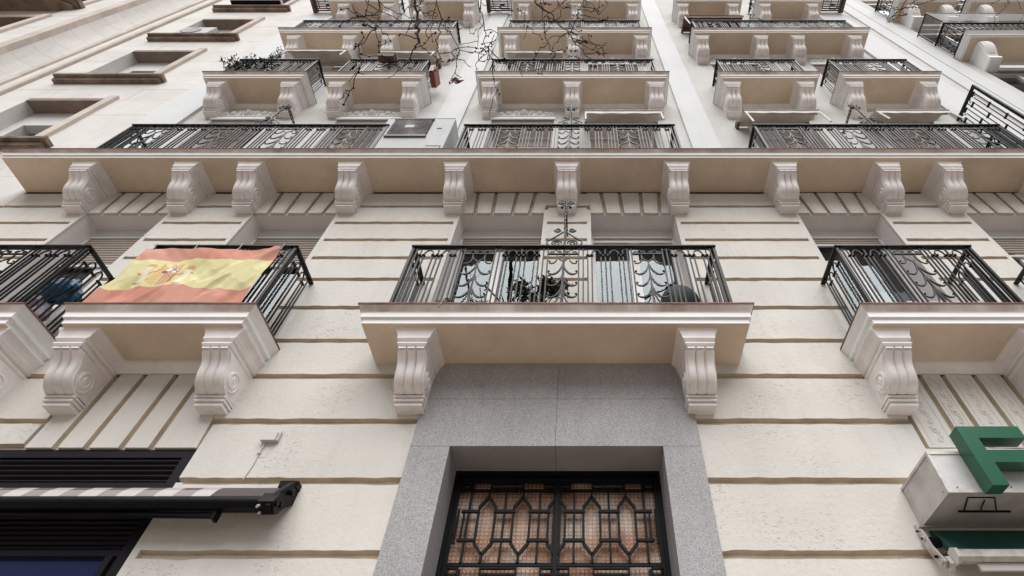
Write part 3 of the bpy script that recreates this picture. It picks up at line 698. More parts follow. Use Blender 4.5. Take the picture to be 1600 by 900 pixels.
# tall end screen of the long balcony
sc_ = MB().box(6.28, 6.32, -.60, -.56, T2, 10.40).box(6.28, 6.32, -.56, .0, 10.36, 10.40).box(6.281, 6.319, -.56, 0, T2 + .04, T2 + .07)
sc_ = part('end_screen', sc_, M['iron'], B)
for i, yy in enumerate((-.50, -.44, -.375, -.31, -.245, -.18, -.115, -.05)):
    part('screen_bar', MB().tube([(6.3, yy, T2 + .07), (6.3, yy, 10.36 if i not in (1, 2, 5, 6) else 10.25)], .009), M['iron'], sc_)
cb = MB()
for a in (-.47, -.15):
    cb.tube([(6.3, a + .03 - .03, 10.25)] + [(6.3, a + .06 - .065 * math.cos(t), 10.27 + .06 * math.sin(t)) for t in [q * math.pi / 6 for q in range(7)]], .008)
for z in (10.2, 9.75, 9.3, 8.85, 8.4):
    for a in (-.47, -.34, -.21, -.08): cb.box(6.285, 6.315, a - .045, a + .045, z + (.1 if int(a * 100) % 2 else 0), z + .018 + (.1 if int(a * 100) % 2 else 0))
part('screen_collar', cb, M['iron'], sc_)

# ---------------------------------------------------------------- shopfronts
sf = part('shopfront', MB().box(-6.4, -2.972, .02, .10, 3.90, 3.968).box(-3.06, -2.972, .021, .099, 0, 3.90).box(-6.4, -3.06, .0215, .099, 3.45, 3.69 - .0).box(-6.4, -3.06, .022, .097, 3.16, 3.20), M['louvre'], B)
SLV = MB().prismx([(.0, -.010), (.055, -.052), (.062, -.045), (.01, .0), (.0, .0)], -.5, .5).mesh('louvre_slat', M['louvre'])
for i in range(5): link('louvre_slat', SLV, (-4.73, .03, 3.885 - i * .042), sf, scale=(3.34, 1, 1))
for i in range(7): link('louvre_slat', SLV, (-4.73, .03, 3.44 - i * .036), sf, scale=(3.34, 1, 1))
part('shop_pane', MB().box(-6.39, -3.062, .06, .066, .1, 3.16), M['shopglass'], sf)
part('frame_side', MB().box(-3.12, -3.075, .0, .055, 0, 3.15), M['louvre'], sf)
sf2 = part('shopfront', MB().box(2.562, 5.99, .02, .10, 2.75, 2.848).box(2.562, 2.65, .021, .099, 0, 2.75), M['louvre'], B)
part('shop_pane', MB().box(2.65, 5.99, .06, .066, .1, 2.75), M['shopglass'], sf2)

# ---------------------------------------------------------------- neighbouring stone building on the left
SB = thing('stone_building', 'pale limestone building with deep set windows on heavy sills and an upright concave moulding', 'building', (-11, 0, 0))
sills = [6.3, 9.25, 12.20, 15.14, 18.06]; heads = [8.4, 11.32, 14.32, 17.2, 20.2]
SO = [(-10.12, -8.66, s + .17, h) for s, h in zip(sills, heads)] + [(-18.5, -14.62, s + .2, h + .28) for s, h in zip([5.2, 8.2, 11.2, 15.0, 18.6], [7.6, 10.6, 14.2, 17.2, 20.5])]
SXL = -22.0
mb = MB(); wall_cells(mb, SXL, -13.05, 0, 27, SO, .02, .5, 0, 1); wall_cells(mb, -11.35, XL - .0, 0, 27, SO, .02, .5, 0, 1)
mb.quad((SXL, .52, 0), (SXL, .52, 27), (XL, .52, 27), (XL, .52, 0), 2)
part('wall', mb, [M['stonetan'], M['stone'], M['dark']], SB)
def spans(a, b, z0, z1):
    s = [(a, b)]
    for o in SO:
        if o[3] > z0 + .02 and o[2] < z1 - .02:
            t = []
            for p, q in s:
                if o[0] > p and o[1] < q: t += [(p, o[0]), (o[1], q)]
                elif o[0] <= p < o[1] < q: t.append((o[1], q))
                elif p < o[0] < q <= o[1]: t.append((p, o[0]))
                elif not (o[0] <= p and q <= o[1]): t.append((p, q))
            s = t
    return s
def ash(x0, x1, z0, z1):
    g = .0025; mb = MB(); y = random.uniform(-.0015, .0015)
    mb.fru((x0 + g, x1 - g, y, .05), z0 + g, (x0 + g, x1 - g, y, .05), z1 - g); part('ashlar_block', mb, M['stone'], SB)
zc = [8.0]
for o in sorted({h for h in heads[1:4]} | {s for s in sills[1:]} | {s + .17 for s in sills[1:]}): zc.append(o)
zl = [7.6, 8.4, 9.25, 9.95, 10.64, 11.32, 11.9, 12.2, 12.9, 13.6, 14.32, 14.75, 15.14, 15.83, 16.5, 17.2, 17.65, 18.06, 18.8, 19.5, 20.2, 20.9, 21.6, 22.3, 23.0]
for ri, (z0, z1) in enumerate(zip(zl[:-1], zl[1:])):
    for a0, b0 in ((-10.80, XL - .006), (-14.6, -13.32)):
        for a, b in spans(a0, b0, z0, z1):
            n = max(1, round((b - a) / 1.25)); offx = .22 if ri % 2 else 0; xs = [a] + [a + (b - a) * i / n + offx for i in range(1, n)] + [b]
            for p, q in zip(xs[:-1], xs[1:]): ash(p, q, z0, z1)
zv = [z * .62 + .2 for z in range(11, 38)]
def upright(x0, x1, y0, mt='stonetan', nm='fillet_stone', ch=0):
    for i, (z0, z1) in enumerate(zip(zv[:-1], zv[1:])):
        part(nm, MB().box(x0, x1, y0, .03, z0 + .002, z1 - .002), M[mt], SB)
upright(-10.95, -10.83, -.05); upright(-11.35, -11.22, -.05); part('fillet_band', MB().box(-11.22, -10.95, -.012, .03, 6.8, 23), M['stone'], SB)
upright(-13.32, -13.02, -.10)
for i, (z0, z1) in enumerate(zip(zv[:-1], zv[1:])):        # concave stones between the fillets
    rows = [[], []]
    for k in range(13):
        t = k / 12; a = math.pi * (.03 + .94 * t); x = -12.185 - .835 * math.cos(a); y = -.03 + .50 * math.sin(a) ** .9
        rows[0].append((x, y, z0 + .002)); rows[1].append((x, y, z1 - .002))
    part('cove_stone', MB().grid(rows), M['stone'], SB, smooth=60)
part('cove_backing', MB().box(-13.05, -11.34, .5, .6, 0, 27), M['stonetan'], SB)
for s, h in zip(sills[1:], heads[1:]):
    for k, (x0, x1) in enumerate(((-10.30, -9.55), (-9.55, -8.75), (-8.75, -8.18))):
        part('sill', MB().fru((x0 + .003, x1 - .003 - (.06 if k == 2 else 0), -.085, .03), s, (x0 + .003, x1 - .003 - (.05 if k == 2 else 0), -.10, .03), s + .07).box(x0 + .003, x1 - .003, -.16, .2, s + .085, s + .155), M['stonebrown'], SB)
    for k, (x0, x1) in enumerate(((-10.13, -9.72), (-9.72, -9.1), (-9.1, -8.65))):
        part('window_head', MB().box(x0 + .003, x1 - .003, -.006, .24, h - .012, h + .10), M['head'], SB)
    part('jamb_moulding', MB().box(-8.645, -8.50, -.055, .03, s + .16, h + .11).box(-8.66, -8.645, -.02, .22, s + .17, h), M['stonetan'], SB)
    fw = MB().box(-10.12, -9.9, .24, .44, s + .17, h).box(-8.9, -8.66, .24, .44, s + .17, h).box(-9.9, -8.9, .24, .44, h - .55, h).box(-9.44, -9.36, .34, .42, s + .17, h - .55)
    f = part('window', fw, M['frame'], SB)
    part('pane', MB().quad((-9.9, .4, s + .17), (-8.9, .4, s + .17), (-8.9, .4, h - .55), (-9.9, .4, h - .55)), M['glass'], f)
for s, h in ((15.0, 17.48), (11.2, 14.48), (18.6, 20.7)):
    part('jamb_moulding', MB().box(-14.62, -14.40, -.06, .03, s, h + .12), M['stonetan'], SB)
    part('window', MB().box(-18.5, -14.62, .22, .3, s + .2, h - .6).box(-18.5, -14.62, .23, .42, h - .6, h), M['wood'], SB)
    part('window_head', MB().box(-18.5, -14.63, -.006, .22, h - .012, h + .09), M['head'], SB)
bow = MB()
for z0, z1, e in ((18.28, 18.38, 0), (18.38, 18.46, .07), (18.46, 18.60, .13)):
    n = 16; c = -17.3; hw = 2.95 + e; poly = []
    for i in range(n + 1):
        t = i / n * 2 - 1; poly.append((c + hw * t, -.12 - e - .75 * (1 - t * t)))
    rows0 = [(x, y, z0) for x, y in poly]; rows1 = [(x, y, z1) for x, y in poly]
    bow.grid([[(x, .02, z0) for x, y in poly], rows0, rows1, [(x, .02, z1) for x, y in poly]])
    bow.quad((poly[-1][0], poly[-1][1], z0), (poly[-1][0], .02, z0), (poly[-1][0], .02, z1), (poly[-1][0], poly[-1][1], z1))
part('bowed_balcony', bow, M['stonebrown'], SB)

# ---------------------------------------------------------------- neighbouring building on the right
RB = thing('corner_building', 'cream building at the right edge with round nosed brackets and ornate iron balconies', 'building', (11, 0, 0))
RO = [(8.28, 9.75, z, z + 2.2) for z in (4.2, 7.6, 11.0, 14.05, 17.35)] + [(10.5, 11.9, z, z + 2.2) for z in (4.2, 7.6, 11.0, 14.05, 17.35)]
mb = MB(); wall_cells(mb, XR, 20, 0, 24, RO, .012, .35, 0, 1); mb.quad((XR, .4, 0), (XR, .4, 24), (20, .4, 24), (20, .4, 0), 2)
part('wall', mb, [M['upper'], M['reveal'], M['dark']], RB)
part('pilaster', MB().box(7.28, 7.62, -.018, .02, 0, 24), M['pilaster'], RB); part('pilaster', MB().box(7.64, 8.0, -.02, .02, 0, 24), M['pilaster'], RB)
def rcon_mesh():
    mb = MB(); w = .115
    pf = [(.02, 0), (-.33, 0), (-.385, -.025), (-.41, -.07), (-.41, -.14), (-.395, -.22), (-.365, -.30), (-.325, -.37), (-.28, -.43), (-.25, -.48), (-.24, -.53), (.02, -.53)]
    mb.prismx(pf[::-1], -w, w); mb.prismx([(y - .012 if y < 0 else y, z) for y, z in pf[2:9]][::-1] + [(-.2, -.1)], -w * .55, w * .55)
    mb.box(-w - .015, w + .015, -.255, .02, -.62, -.535); mb.box(-w - .005, w + .005, -.22, .02, -.65, -.62)
    mb.tube([(-.05 + .05 * math.cos(t), -.408, -.06 + .025 * math.sin(t)) for t in [q * .7 for q in range(10)]], .006)
    mb.tube([(w + .0, y + .06, z) for y, z in pf[2:10]], .01, 5); mb.tube([(-w, y + .06, z) for y, z in pf[2:10]], .01, 5)
    return mb.mesh('console', M['trim'], 40)
RCON = rcon_mesh()
def ring_panel():
    mb = MB()
    mb.box(0, .5, -.008, .008, .0, .02); mb.box(0, .5, -.008, .008, .16, .175); mb.box(0, .5, -.008, .008, .74, .755)
    for x in (.0, .125, .25, .375, .5): mb.tube([(x, 0, 0), (x, 0, .95)], .010)
    for x in (.0625, .1875, .3125, .4375):
        for z, r in ((.09, .045), (.85, .05)): mb.tube([(x + r * math.cos(t), 0, z + r * math.sin(t)) for t in [q * math.pi / 5 for q in range(11)]], .010, 4, caps=False)
        mb.tube([(x, 0, .18), (x + .04, 0, .28), (x, 0, .46), (x - .04, 0, .64), (x, 0, .74)], .010); mb.ball((x, 0, .46), .028); mb.ball((x + .02, 0, .3), .02)
    return mb.mesh('ring_panel', M['iron'])
RP = ring_panel()
def rbalcony(x0, x1, z, cons):
    mb = MB(); mb.fru((x0, x1, -.48, .02), z, (x0, x1, -.48, .02), z + .045, 0, 1); mb.box(x0 - .03, x1 + .03, -.52, .02, z + .045, z + .10); mb.fru((x0 - .04, x1 + .04, -.53, .02), z + .10, (x0 - .08, x1 + .08, -.58, .02), z + .15)
    b = part('balcony', mb, [M['trim'], M['soffit']], RB)
    part('coping', MB().box(x0 - .085, x1 + .085, -.585, .018, z + .1505, z + .172), M['iron'], b)
    for c in cons: link('console', RCON, (c, 0, z), b)
    ic = sorted(cons)
    for a, c in zip(ic[:-1], ic[1:]): part('cornice', MB().box(a + .18, c - .18, -.05, .01, z - .62, z - .46), M['trim'], b)
    t = z + .17; r = part('railing', MB().box(x0 - .01, x1 + .01, -.50, -.44, t + .95, t + .975).box(x0 - .01, x0 + .03, -.44, 0, t + .951, t + .974), M['iron'], RB)
    n = max(2, round((x1 - x0) / .5)); k = (x1 - x0) / n / .5
    for i in range(n): link('ring_panel', RP, (x0 + i * .5 * k, -.47, t), r, scale=(k, 1, 1))
    link('ring_panel', RP, (x0 + .01, -.47, t), r, scale=(.88, 1, 1), rotz=R(90))
rbalcony(8.12, 12.3, 13.66, [8.40, 9.95, 12.0]); rbalcony(8.12, 9.62, 17.0, [8.42, 9.3]); rbalcony(10.0, 12.2, 17.0, [10.3, 12.0]); rbalcony(8.14, 12.3, 10.33, [8.42, 10.0])
cg = MB()
for a, b in (((8.08, -.52, 14.82), (8.08, -.52, 15.55)), ((10.4, -.52, 14.82), (10.4, -.52, 15.55)), ((8.08, -.52, 15.55), (10.4, -.52, 15.55)), ((8.08, -.52, 15.55), (8.08, -.0, 15.55)), ((8.08, -.05, 14.82), (8.08, -.05, 15.55)), ((10.4, -.52, 15.55), (10.4, 0, 15.55))):
    cg.tube([a, b], .016)
cgo = tag(part('balcony_cage', cg, M['iron']), 'thin black metal frame with mesh raised above the ornate railing of the right edge building', 'screen')
mesh_ = bpy.data.materials.new('fine_wire_mesh'); mesh_.use_nodes = True
_n, _l = mesh_.node_tree.nodes, mesh_.node_tree.links; _p = _n['Principled BSDF']; _p.inputs['Base Color'].default_value = (.05, .045, .045, 1); _p.inputs['Alpha'].default_value = .55
part('mesh_sheet', MB().quad((8.08, -.52, 14.82), (8.08, -.05, 14.82), (8.08, -.05, 15.55), (8.08, -.52, 15.55)).quad((8.08, -.525, 14.84), (10.4, -.525, 14.84), (10.4, -.525, 15.55), (8.08, -.525, 15.55)), mesh_, cgo)
for a, b, z in [(o[0], o[1], o[2]) for o in RO]:
    f = part('window', MB().box(a, a + .07, .1, .18, z, z + 2.2).box(b - .07, b, .1, .18, z, z + 2.2).box((a + b) / 2 - .05, (a + b) / 2 + .05, .1, .18, z, z + 2.2).box(a + .07, b - .07, .08, .19, z + 2.0, z + 2.2), M['frame'], RB)
    part('pane', MB().quad((a + .07, .15, z), (b - .07, .15, z), (b - .07, .15, z + 2), (a + .07, .15, z + 2)), M['glass'], f)

# ---------------------------------------------------------------- flag on the left balcony
def mixc(a, b, t): return tuple(x * (1 - t) + y * t for x, y in zip(a, b))
def flag():
    nx, nz = 280, 170; x0, x1, zt, zb = -4.30, -2.965, 5.895, 5.045
    red, yel = (.50, .19, .135), (.60, .55, .29)
    vs = []; cs = []
    ex, ez = -3.86, 5.48
    for j in range(nz + 1):
        q = j / nz
        for i in range(nx + 1):
            p = i / nx
            sag = .020 * math.sin(p * math.pi) * (1 - q) + .02 * math.sin(p * 19) * (1 - q) * .25
            x = x0 + (x1 - x0) * p + .02 * math.sin(q * 5 + p * 2) * (1 if p < .5 else .4)
            y = -.505 + .016 * math.sin(p * 24 + q * 5) * (.25 + q) + .014 * math.sin(p * 9 - q * 9 + 1) + .007 * math.sin(p * 57 + q * 14) * q - .02 * q + .0018 * math.sin(p * 61 - q * 27) * math.sin(q * 9 + p * 5) + .006 * math.sin(p * 27 + q * 3) * math.exp(-q * 5) \
                - .03 * math.exp(-((p - .08) / .06) ** 2) * math.exp(-((q - .1) / .12) ** 2) - .035 * math.exp(-((p - (.98 - q * .45)) / .05) ** 2)
            z = zt + (zb - zt) * q - sag
            vs.append((x, max(min(y, -.488) - .024, -.556 + .02 * q * (.5 + .5 * math.sin(p * 21))), z))
            wv = .012 * math.sin(p * 9 + .6) + .008 * math.sin(p * 23)
            zz_ = z + wv; c = red if zz_ > 5.69 or z + wv * 2.2 < 5.275 else yel
            fade = .5 + .5 * math.sin(p * 7 + q * 4); c = mixc(c, (.68, .52, .42) if c is red else (.74, .68, .40), .16 * fade + .10)
            # simplified arms: crowned quartered shield between two pillars
            u, v = (x - ex) / .255, (z - ez) / .19
            def put(col, t=.8):
                nonlocal c
                c = mixc(c, col, t)
            if abs(u) < .42 and -.95 < v < .42 and (v > -.45 or (u * u + (v + .45) ** 2 / 1.3) < .20):
                if abs(u) > .37 or v > .37: put((.35, .13, .05))
                elif u < -.02 and v > 0: put((.46, .11, .06), .65) if int(x * 300) % 3 else put((.62, .35, .15))
                elif u > .02 and v > 0: put((.22, .11, .33)) if abs(u - .2 - .3 * (v - .2)) < .06 or abs(v - .3 + (u - .2)) < .05 else put((.74, .69, .68))
                elif u < -.02 and v <= 0: put((.48, .10, .06), .75) if int(u * 40) % 3 == 0 else put((.70, .56, .22))
                elif u > .02: put((.58, .36, .22) if int((u + v) * 22) % 3 else (.46, .13, .08))
                if (u * u + (v - .0) ** 2) < .010: put((.06, .05, .2))
            elif abs(u) < .40 and .45 < v < .72 + .12 * math.cos(u * 16): put((.50, .20, .07), .75) if (int(u * 30) + int(v * 18)) % 3 else put((.68, .5, .2))
            for s in (-1, 1):
                du = u - s * .68
                if abs(du) < .085 and -.72 < v < .42: put((.72, .68, .56), .8)
                if abs(du) < .16 and (abs(v - .47) < .05): put((.52, .30, .10))
                if abs(du) < .13 and .52 < v < .68: put((.50, .19, .07), .6)
                if abs(du) < .17 and -.82 < v < -.70: put((.28, .33, .22), .85)
                if abs(v - .0 - .22 * math.sin(du * 7 + s)) < .055 and abs(du) < .26: put((.46, .12, .09) if abs(du) > .09 else (.72, .62, .5), .7)
            cs.append(c)
    k = nx + 1; fs = [(j * k + i, (j + 1) * k + i, (j + 1) * k + i + 1, j * k + i + 1) for j in range(nz) for i in range(nx)]
    mb = MB(); mb.add(vs, fs)
    o = part('flag', mb, M['flag'], smooth=80)
    at = o.data.color_attributes.new('print', 'FLOAT_COLOR', 'POINT')
    at.data.foreach_set('color', [v for c in cs for v in (*c, 1.0)])
    for tx in (-4.27, -3.86, -3.42, -3.0): part('tie', MB().tube([(tx, -.515, 5.885), (tx + .004, -.50, 5.925), (tx + .008, -.505, 6.01)], .004, 5), M['pvc'], o)
    tag(o, 'faded red and yellow flag with coat of arms tied over the left balcony railing', 'flag')
flag()

# ---------------------------------------------------------------- shop awning (bottom left)
A = thing('shop_awning', 'closed black awning with grey and white checked cloth above the dark shopfront', 'awning', (-3.5, 0, 3.3))
def checker():
    nx, x0, x1 = 60, -6.2, -2.07; mb = MB(); vs = []; cs = []; fs = []
    prof = [(-.015, 3.625), (-.06, 3.60), (-.10, 3.56), (-.135, 3.505), (-.165, 3.44)]
    sq = .13
    for i in range(int((x1 - x0) / (sq / 2)) + 1):
        for r_ in range(4):
            xa = x0 + i * sq / 2; xb = min(xa + sq / 2, x1)
            if xb - xa < .002: continue
            (ya, za), (yb, zb) = prof[r_], prof[r_ + 1]
            o = len(vs); vs += [(xa, ya, za), (xb, ya, za), (xb, yb, zb), (xa, yb, zb)]; fs.append((o, o + 1, o + 2, o + 3))
            col = int(math.floor(xa / sq + 1e-6)); row = r_ // 1
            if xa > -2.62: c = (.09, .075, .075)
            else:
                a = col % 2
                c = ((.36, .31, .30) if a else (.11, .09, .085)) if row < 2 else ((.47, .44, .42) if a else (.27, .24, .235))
            cs += [c] * 4
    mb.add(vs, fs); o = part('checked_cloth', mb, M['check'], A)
    at = o.data.color_attributes.new('print', 'FLOAT_COLOR', 'POINT'); at.data.foreach_set('color', [v for c in cs for v in (*c, 1.0)])
checker()
part('front_rail', MB().tube([(-6.2, -.20, 3.405), (-2.13, -.20, 3.405)], .046, 10).box(-6.2, -2.15, -.17, -.14, 3.37, 3.43), M['black'], A, smooth=40)
part('folding_arm', MB().tube([(-4.6, -.17, 3.36), (-2.42, -.17, 3.335)], [.016, .022], 5).box(-2.435, -2.415, -.20, -.14, 3.30, 3.37), M['black'], A)
br = MB().prismx([(-.0, 3.64), (-.06, 3.645), (-.12, 3.60), (-.19, 3.52), (-.245, 3.45), (-.26, 3.36), (-.21, 3.33), (-.15, 3.36), (-.08, 3.44), (-.0, 3.50)], -2.075, -2.045)
br.box(-2.17, -2.04, -.07, .0, 3.60, 3.65).prismx([(-.27, 3.38), (-.235, 3.46), (-.17, 3.45), (-.15, 3.36), (-.20, 3.325)], -2.135, -2.03)
for y, z in ((-.225, 3.39), (-.17, 3.41), (-.10, 3.54)): br.tube([(-2.13, y, z), (-2.02, y, z)], .020, 8)
part('end_bracket', br, M['black'], A)
for y, z in ((-.255, 3.36), (-.20, 3.345)): part('bolt', MB().tube([(-2.12, y, z), (-2.12, y - .02, z - .02)], .009, 6), M['steel'], A)
part('spacer', MB().box(-2.16, -2.10, -.175, -.135, 3.44, 3.47), M['steel'], A)

# ---------------------------------------------------------------- pharmacy sign, bottom right
P = thing('shop_sign', 'sheet metal sign box with big green raised letter F above a green awning', 'sign', (3.6, -.2, 3.4))
x0, x1, ya, yb, z0, z1 = 2.29, 5.6, -.455, .0, 3.335, 3.625
part('sign_box', MB().box(x0, x1, ya, .0, z0, z1), M['steel'], P)
tr = MB()
for y, z in ((ya, z0), (ya, z1)): tr.box(x0 - .004, x1, y - .006, y + .018, z - (.018 if z == z1 else .004), z + (.004 if z == z1 else .018))
tr.box(x0 - .0065, x0 + .012, ya - .004, ya + .016, z0, z1); tr.box(x0 - .006, x0 + .01, ya, -.0, z1 - .014, z1 + .005)
for y, z in ((ya + .05, z1 - .035), (ya + .05, z0 + .035), (-.06, z1 - .05), (-.07, z0 + .04)): tr.ball((x0, y, z), .008)
part('edge_trim', tr, M['alu'], P)
for xs_ in (3.05, 4.1): part('seam', MB().box(xs_, xs_ + .004, ya - .002, ya - .0002, z0 + .02, z1 - .02), M['louvre'], P)
for xs_ in (2.36, 2.70, 2.99, 3.11): part('rivet', MB().ball((xs_, ya, z0 + .035), .006), M['louvre'], P)
def letter_F(x, y, z, w_, h, t):
    s = .092; p = [(x, z), (x + s * 1.12, z), (x + s * 1.12, z + h * .37), (x + w_ * .90, z + h * .37), (x + w_ * .90, z + h * .58), (x + s * 1.12, z + h * .58), (x + s * 1.12, z + h * .79), (x + w_, z + h * .79), (x + w_, z + h), (x, z + h)]
    vs = [(a, y, b) for a, b in p] + [(a, y + t, b) for a, b in p]; n = len(p)
    fs = [(0, 1, 2, 9), (2, 5, 6, 9), (2, 3, 4, 5), (6, 7, 8, 9)]
    fs = [(0, 1, 2), (0, 2, 5), (0, 5, 6), (0, 6, 9), (2, 3, 4), (2, 4, 5), (6, 7, 8), (6, 8, 9)]
    m_ = MB(); m_.add(vs, fs + [tuple(n + i for i in f[::-1]) for f in fs] + [(i, n + i, n + (i + 1) % n, (i + 1) % n) for i in range(n)]); return m_
part('letter', letter_F(2.500, -.57, 3.317, .415, .432, .105), M['fgreen'], P)
part('cable_bracket', MB().tube([(2.43, -.40, 3.331), (2.47, -.25, 3.328)], .004).tube([(2.43, -.40, 3.331), (2.60, -.40, 3.331), (2.68, -.25, 3.328)], .004).tube([(2.44, -.235, 3.328), (2.78, -.235, 3.328)], .007).tube([(2.55, -.37, 3.33), (2.555, -.30, 3.32), (2.59, -.235, 3.326)], .004), M['black'], P)
GA = thing('pharmacy_awning', 'rolled dark green awning with worn aluminium rail hung under the metal sign box', 'awning', (3.6, -.1, 3.03))
part('cloth', MB().prismx([(-.015, 3.31), (-.05, 3.295), (-.155, 3.115), (-.15, 3.105), (-.045, 3.20), (-.015, 3.22)], 2.325, 5.6), M['cgreen'], GA)
part('front_rail', MB().prismx([(-.14, 3.035), (-.19, 3.03), (-.215, 3.05), (-.21, 3.095), (-.18, 3.112), (-.14, 3.10)], 2.315, 5.6), M['alu'], GA)
part('rail_cap', MB().prismx([(-.135, 3.03), (-.19, 3.02), (-.225, 3.045), (-.22, 3.10), (-.18, 3.12), (-.135, 3.105)], 2.295, 2.3145), M['pvc'], GA)
part('valance', MB().box(2.43, 5.6, -.17, -.15, 2.985, 3.029), M['pvc'], GA)
bk = MB().prismx([(-.0, 3.35), (-.03, 3.345), (-.07, 3.27), (-.085, 3.18), (-.13, 3.09), (-.15, 3.05), (-.12, 3.02), (-.08, 3.05), (-.04, 3.13), (0, 3.25)], 2.245, 2.262)
bk.prismx([(-.10, 3.10), (-.15, 3.08), (-.165, 3.03), (-.13, 3.0), (-.09, 3.02)], 2.265, 2.292)
for y, z, x in ((-.05, 3.24, 2.24), (-.115, 3.06, 2.24), (-.13, 3.045, 2.30)): bk.tube([(x - .006, y, z), (x + .02, y, z)], .018, 9)
bk.box(2.25, 2.35, -.06, -.045, 3.318, 3.324)
part('end_bracket', bk, M['alu'], GA, smooth=30)
for x_, X_, y_, z_, r_ in ((2.228, 2.245, -.05, 3.24, .008), (2.228, 2.245, -.10, 3.10, .009), (2.228, 2.245, -.03, 3.30, .006)): part('bolt', MB().tube([(x_, y_, z_), (X_, y_, z_)], r_, 7), M['black'], GA)
part('roller_end', MB().tube([(2.27, -.06, 3.21), (2.325, -.06, 3.21)], .035, 9), M['black'], GA)

# ---------------------------------------------------------------- junction box and cable
jb = thing('junction_box', 'small white plastic box with short loose cable on the wall left of the doorway', 'junction box', (-2.44, 0, 4.0))
part('case', MB().box(-2.50, -2.385, -.045, -.001, 4.015, 4.085).box(-2.385, -2.37, -.03, -.001, 4.02, 4.10), M['pvc'], jb)
part('cable', MB().tube([(-2.47, -.015, 4.016), (-2.462, -.015, 3.97), (-2.475, -.008, 3.92), (-2.47, -.006, 3.85), (-2.48, -.006, 3.76), (-2.49, -.006, 3.70)], .0045, 5).box(-2.487, -.0 - 2.462, -.016, -.001, 3.915, 3.93), M['pvc'], jb)

# ---------------------------------------------------------------- air conditioner on the long balcony
AC = thing('air_conditioner', 'large white air conditioner with square brown fan grille standing on the long balcony', 'air conditioner', (-2.36, -.3, T2))
part('casing', MB().box(-2.87, -1.885, -.47, -.16, T2 + .02, 9.30).box(-2.865, -1.89, -.475, -.16, 9.301, 9.315), M['acwhite'], AC)
part('recess', MB().box(-2.75, -2.19, -.482, -.4705, 8.66, 9.235), M['black'], AC)
g = MB(); gx, gz = -2.47, 8.948
for i in range(15):
    t = (i + .5) / 15; g.box(-2.745, -2.195, -.492, -.488, 8.665 + .565 * t - .004, 8.665 + .565 * t + .004)
for i in range(40):
    a = i * math.pi / 20; c_, s_ = math.cos(a), math.sin(a); rr = min(.275 / max(abs(c_), 1e-6), .285 / max(abs(s_), 1e-6)); g.tube([(gx + .03 * c_, -.496, gz + .03 * s_), (gx + rr * c_, -.496, gz + rr * s_)], .0035, 4)
g.box(-2.76, -2.18, -.50, -.47, 8.635, 8.662).box(-2.76, -2.18, -.50, -.47, 9.233, 9.25)
part('fan_grille', g, M['acgrille'], AC); part('badge', MB().box(-2.535, -2.405, -.506, -.498, 8.90, 8.985), M['acwhite'], AC)
part('badge', MB().box(-2.09, -2.02, -.476, -.4705, 8.93, 8.955), M['black'], AC); part('panel_joint', MB().box(-2.12, -1.92, -.4745, -.4705, 8.36, 8.37).box(-1.93, -1.92, -.4744, -.4704, 8.1, 8.36), M['black'], AC)
for x in (-2.78, -2.2): part('foot', MB().box(x - .04, x + .04, -.5, -.2, T2, T2 + .0199), M['black'], AC)

# ---------------------------------------------------------------- awnings
def awning(name, label, x0, x1, zt, drop=.30, out=.40, mt='awning', arms=(1, 1), group='awnings over the balcony windows', armdrop=.45, valance=.12):
    a = thing(name, label, 'awning', ((x0 + x1) / 2, 0, zt), group)
    n = 20; c = MB(); rows = [[], [], [], []]
    for i in range(n + 1):
        x = x0 + (x1 - x0) * i / n; s = .018 * math.sin(i / n * math.pi) + .006 * math.sin(i * 1.3)
        rows[0].append((x, -.03, zt)); rows[1].append((x, -out * .55, zt - drop * .5 - s)); rows[2].append((x, -out, zt - drop)); rows[3].append((x, -out - .004, zt - drop - valance + .010 * math.sin(i * 1.1)))
    c.grid(rows); part('cloth', c, M[mt], a, smooth=50)
    part('roller', MB().tube([(x0, -.06, zt - .03), (x1, -.06, zt - .03)], .04, 8), M['awnbrown'] if mt != 'awning' else M['awning'], a, smooth=40)
    part('front_bar', MB().tube([(x0, -out, zt - drop - .01), (x1, -out, zt - drop - .01)], .018, 6).box(x0 + .02, x1 - .02, -out + .02, -out + .06, zt - drop - .05, zt - drop - .03), M['crate'] if mt != 'awning' else M['steel'], a)
    for s, x in zip(arms, (x0 + .01, x1 - .01)):
        if s: part('arm', MB().tube([(x, -out + .01, zt - drop - .02), (x + (.02 if x < XC else -.0), -.44, zt - drop - armdrop)], .014, 6), M['pvc'], a)
        part('wall_bracket', MB().box(x - .02, x + .02, -.10, .0, zt - .10, zt + .02), M['crate'], a)
    return a
awning('balcony_awning', 'cream awning above the middle of the long balcony, beside the centre wrought standard', .02, 1.2, 10.10)
awning('balcony_awning', 'cream awning over the long balcony just left of the right wrought standard', 2.50, 3.66, 10.12, armdrop=.55)
awning('balcony_awning', 'rightmost cream awning over the long balcony, next to the tall end screen', 4.55, 5.68, 10.12)
awning('balcony_awning', 'cream awning above the leafy plant balcony at upper left', -5.95, -4.75, 13.26, .26, .42, armdrop=.45)
awning('balcony_awning', 'cream awning behind the bare twigs, right of the awning over the leafy balcony', -4.05, -2.98, 13.22, .26, .40, arms=(0, 1))
awning('balcony_awning', 'pale awning on the left half of the upper central balcony', -1.56, -.42, 13.22, .26, .40, arms=(0, 0))
awning('balcony_awning', 'dark brown awning at top right above the widest upper balcony', 2.42, 3.85, 15.95, .12, .40, 'awnbrown', arms=(1, 0), armdrop=.9, valance=.16)

